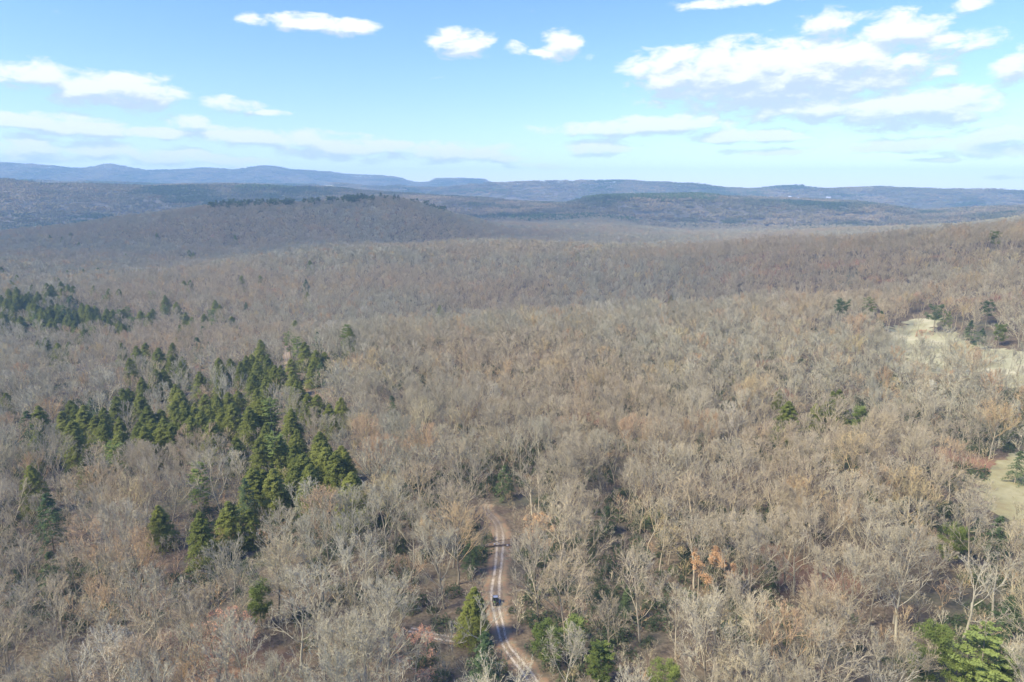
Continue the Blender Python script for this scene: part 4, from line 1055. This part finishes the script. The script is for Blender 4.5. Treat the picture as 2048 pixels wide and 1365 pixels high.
o = link(bpy.data.objects.new('fallen_log', log_mesh('fallen_log', np.array(gp(978, 1089, .75)), np.array(gp(1019, 1086, .9)), .12, .07, M_log, 6))); tag(o, 'thinner dark pole resting across the track just above the fallen trunk', 'log')
o = link(bpy.data.objects.new('fallen_log', log_mesh('fallen_log', np.array(gp(948, 1104, .3)), np.array(gp(984, 1092, .8)), .13, .05, M_logp, 7, 9))); tag(o, 'grey dead branch heaped at the left end of the barrier', 'log')
for (px, py, r, lab) in ((989, 1091, .26, 'flat pale stone left of the middle of the log barrier'), (998, 1089, .18, 'small pale stone in the middle of the log barrier'), (1015, 1093, .32, 'largest pale stone, leaning at the right end of the log barrier')):
    p = ground_at(px, py)
    def st(bm):
        bmesh.ops.create_icosphere(bm, subdivisions=2, radius=1)
        for v in bm.verts:
            f = 1+.35*math.sin(v.co.x*5+px)*math.cos(v.co.y*4+v.co.z*3); v.co = Vector((v.co.x*r*f, v.co.y*r*.7*f, (v.co.z+.5)*r*.75))
    o = pobj('stone', st, M_stone); o.location = (p.x, p.y-.4, p.z+.3); tag(o, lab, 'stone')

# ------------------------------------------------------------------ houses on the far plateau
M_wall = plain('pale_siding', (.62,.56,.46), .8, nscale=.2, var=.1); M_hroof = plain('pale_metal_roof', (.85,.83,.80), .35, spec=.4, nscale=.2, var=.05); M_win = plain('window_glass', (.06,.07,.09), .1, spec=.6)
def house(px, py, L, Wd, H, label):
    p = ground_at(px, py); o = empty('house', (p.x, p.y, p.z+14), random.uniform(-.1, .1)); tag(o, label, 'house')
    pobj('wall', lambda bm: bx(bm, (0, 0, H/2-1.5), (L, Wd, H+3)), M_wall, o)
    def rf(bm):
        a = [(-L/2-.6, -Wd/2-.8, H), (L/2+.6, -Wd/2-.8, H), (L/2+.6, 0, H+Wd*.34), (-L/2-.6, 0, H+Wd*.34), (-L/2-.6, Wd/2+.8, H), (L/2+.6, Wd/2+.8, H)]
        v = [bm.verts.new(c) for c in a]; bm.faces.new((v[0], v[1], v[2], v[3])); bm.faces.new((v[3], v[2], v[5], v[4])); bm.faces.new((v[0], v[3], v[4])); bm.faces.new((v[1], v[5], v[2])); bm.faces.new((v[0], v[4], v[5], v[1]))
    pobj('roof', rf, M_hroof, o)
    for k_ in range(int(L/5)): pobj('window', lambda bm: bx(bm, (-L/2+2.5+k_*5, -Wd/2-.03, H*.55), (1.4, .08, 1.5)), M_win, o)
    pobj('door', lambda bm: bx(bm, (1.0, -Wd/2-.04, 1.05), (1.1, .08, 2.1)), M_black, o)
house(1579, 400, 17, 10, 5, 'small house with a pale roof on the distant plateau, left of the other two')
house(1595, 402, 9, 8, 3.5, 'tiny pale outbuilding between the two houses on the distant plateau')
house(1656, 402, 24, 12, 5.5, 'long pale-roofed house on the distant plateau, right of the other two')

# ------------------------------------------------------------------ drifting cumulus above the frame, whose shade lies over the hills
M_cloud = bpy.data.materials.new('cloud_mist'); M_cloud.use_nodes = True; t = M_cloud.node_tree; t.nodes.clear()
d = nd(t, 'ShaderNodeBsdfDiffuse'); d.inputs[0].default_value = (.95, .95, .95, 1); tl = nd(t, 'ShaderNodeBsdfTranslucent'); tl.inputs[0].default_value = (.95, .95, .95, 1)
mx = nd(t, 'ShaderNodeMixShader'); mx.inputs[0].default_value = .5; tp = nd(t, 'ShaderNodeBsdfTransparent'); m2 = nd(t, 'ShaderNodeMixShader'); m2.inputs[0].default_value = .24; mo = nd(t, 'ShaderNodeOutputMaterial')
t.links.new(d.outputs[0], mx.inputs[1]); t.links.new(tl.outputs[0], mx.inputs[2]); t.links.new(tp.outputs[0], m2.inputs[1]); t.links.new(mx.outputs[0], m2.inputs[2]); t.links.new(m2.outputs[0], mo.inputs[0])
def cloud(px_az, r, rx, ry, alt=1250.0, rz=0.0, seed=1):
    a = R(px_az); sx_, sy_ = r*math.sin(a), r*math.cos(a)
    off = alt/math.tan(R(SUN_EL)); c = Vector((sx_+off*math.sin(R(SUN_AZ)), sy_+off*math.cos(R(SUN_AZ)), alt))
    bm = bmesh.new(); bmesh.ops.create_icosphere(bm, subdivisions=5, radius=1)
    for v in bm.verts:
        q = v.co.copy(); n = float(vnoise(np.array([q.x*2.3+seed]), np.array([q.y*2.3+q.z]), seed)[0])*.28+float(vnoise(np.array([q.x*6+seed]), np.array([q.y*6-q.z*3]), seed+3)[0])*.12
        v.co = Vector((q.x*(1+n)*rx, q.y*(1+n)*ry, (q.z if q.z > 0 else q.z*.25)*(1+2*n)*110))
    me = bpy.data.meshes.new('cloud'); bm.to_mesh(me); bm.free(); me.materials.append(M_cloud)
    for p in me.polygons: p.use_smooth = True
    o = link(bpy.data.objects.new('cloud', me)); o.location = c; o.rotation_euler = (0, 0, rz); tag(o, kind='structure')
cloud(-22, 1560, 800, 420, seed=2, rz=.35)
cloud(22, 840, 420, 150, seed=5, rz=-.25)
cloud(-8, 2450, 1100, 260, seed=9)
# ------------------------------------------------------------------ haze
M_haze = bpy.data.materials.new('haze_air'); M_haze.use_nodes = True; t = M_haze.node_tree; t.nodes.clear()
pv = nd(t, 'ShaderNodeVolumePrincipled'); pv.inputs['Color'].default_value = (.52, .84, .98, 1); pv.inputs['Density'].default_value = 1.35e-4; pv.inputs['Anisotropy'].default_value = 0.0
mo = nd(t, 'ShaderNodeOutputMaterial'); t.links.new(pv.outputs[0], mo.inputs['Volume'])
hz = float(GZ.max())+45.0; hx, hy0, hy1 = 9300.0, -9300.0, 9300.0; zb = float(GZ.min())-1.0
V = [(sx*hx, sy, z) for z in (zb, hz) for sx, sy in ((-1, hy0), (1, hy0), (1, hy1), (-1, hy1))]
me = bpy.data.meshes.new('haze'); me.from_pydata(V, [], [(3, 2, 1, 0), (4, 5, 6, 7), (0, 1, 5, 4), (1, 2, 6, 5), (2, 3, 7, 6), (3, 0, 4, 7)]); me.materials.append(M_haze)
tag(link(bpy.data.objects.new('haze', me)), 'thin blue haze softening the far hills', 'haze', kind='stuff')
print('terrain', GZ.min(), GZ.max())
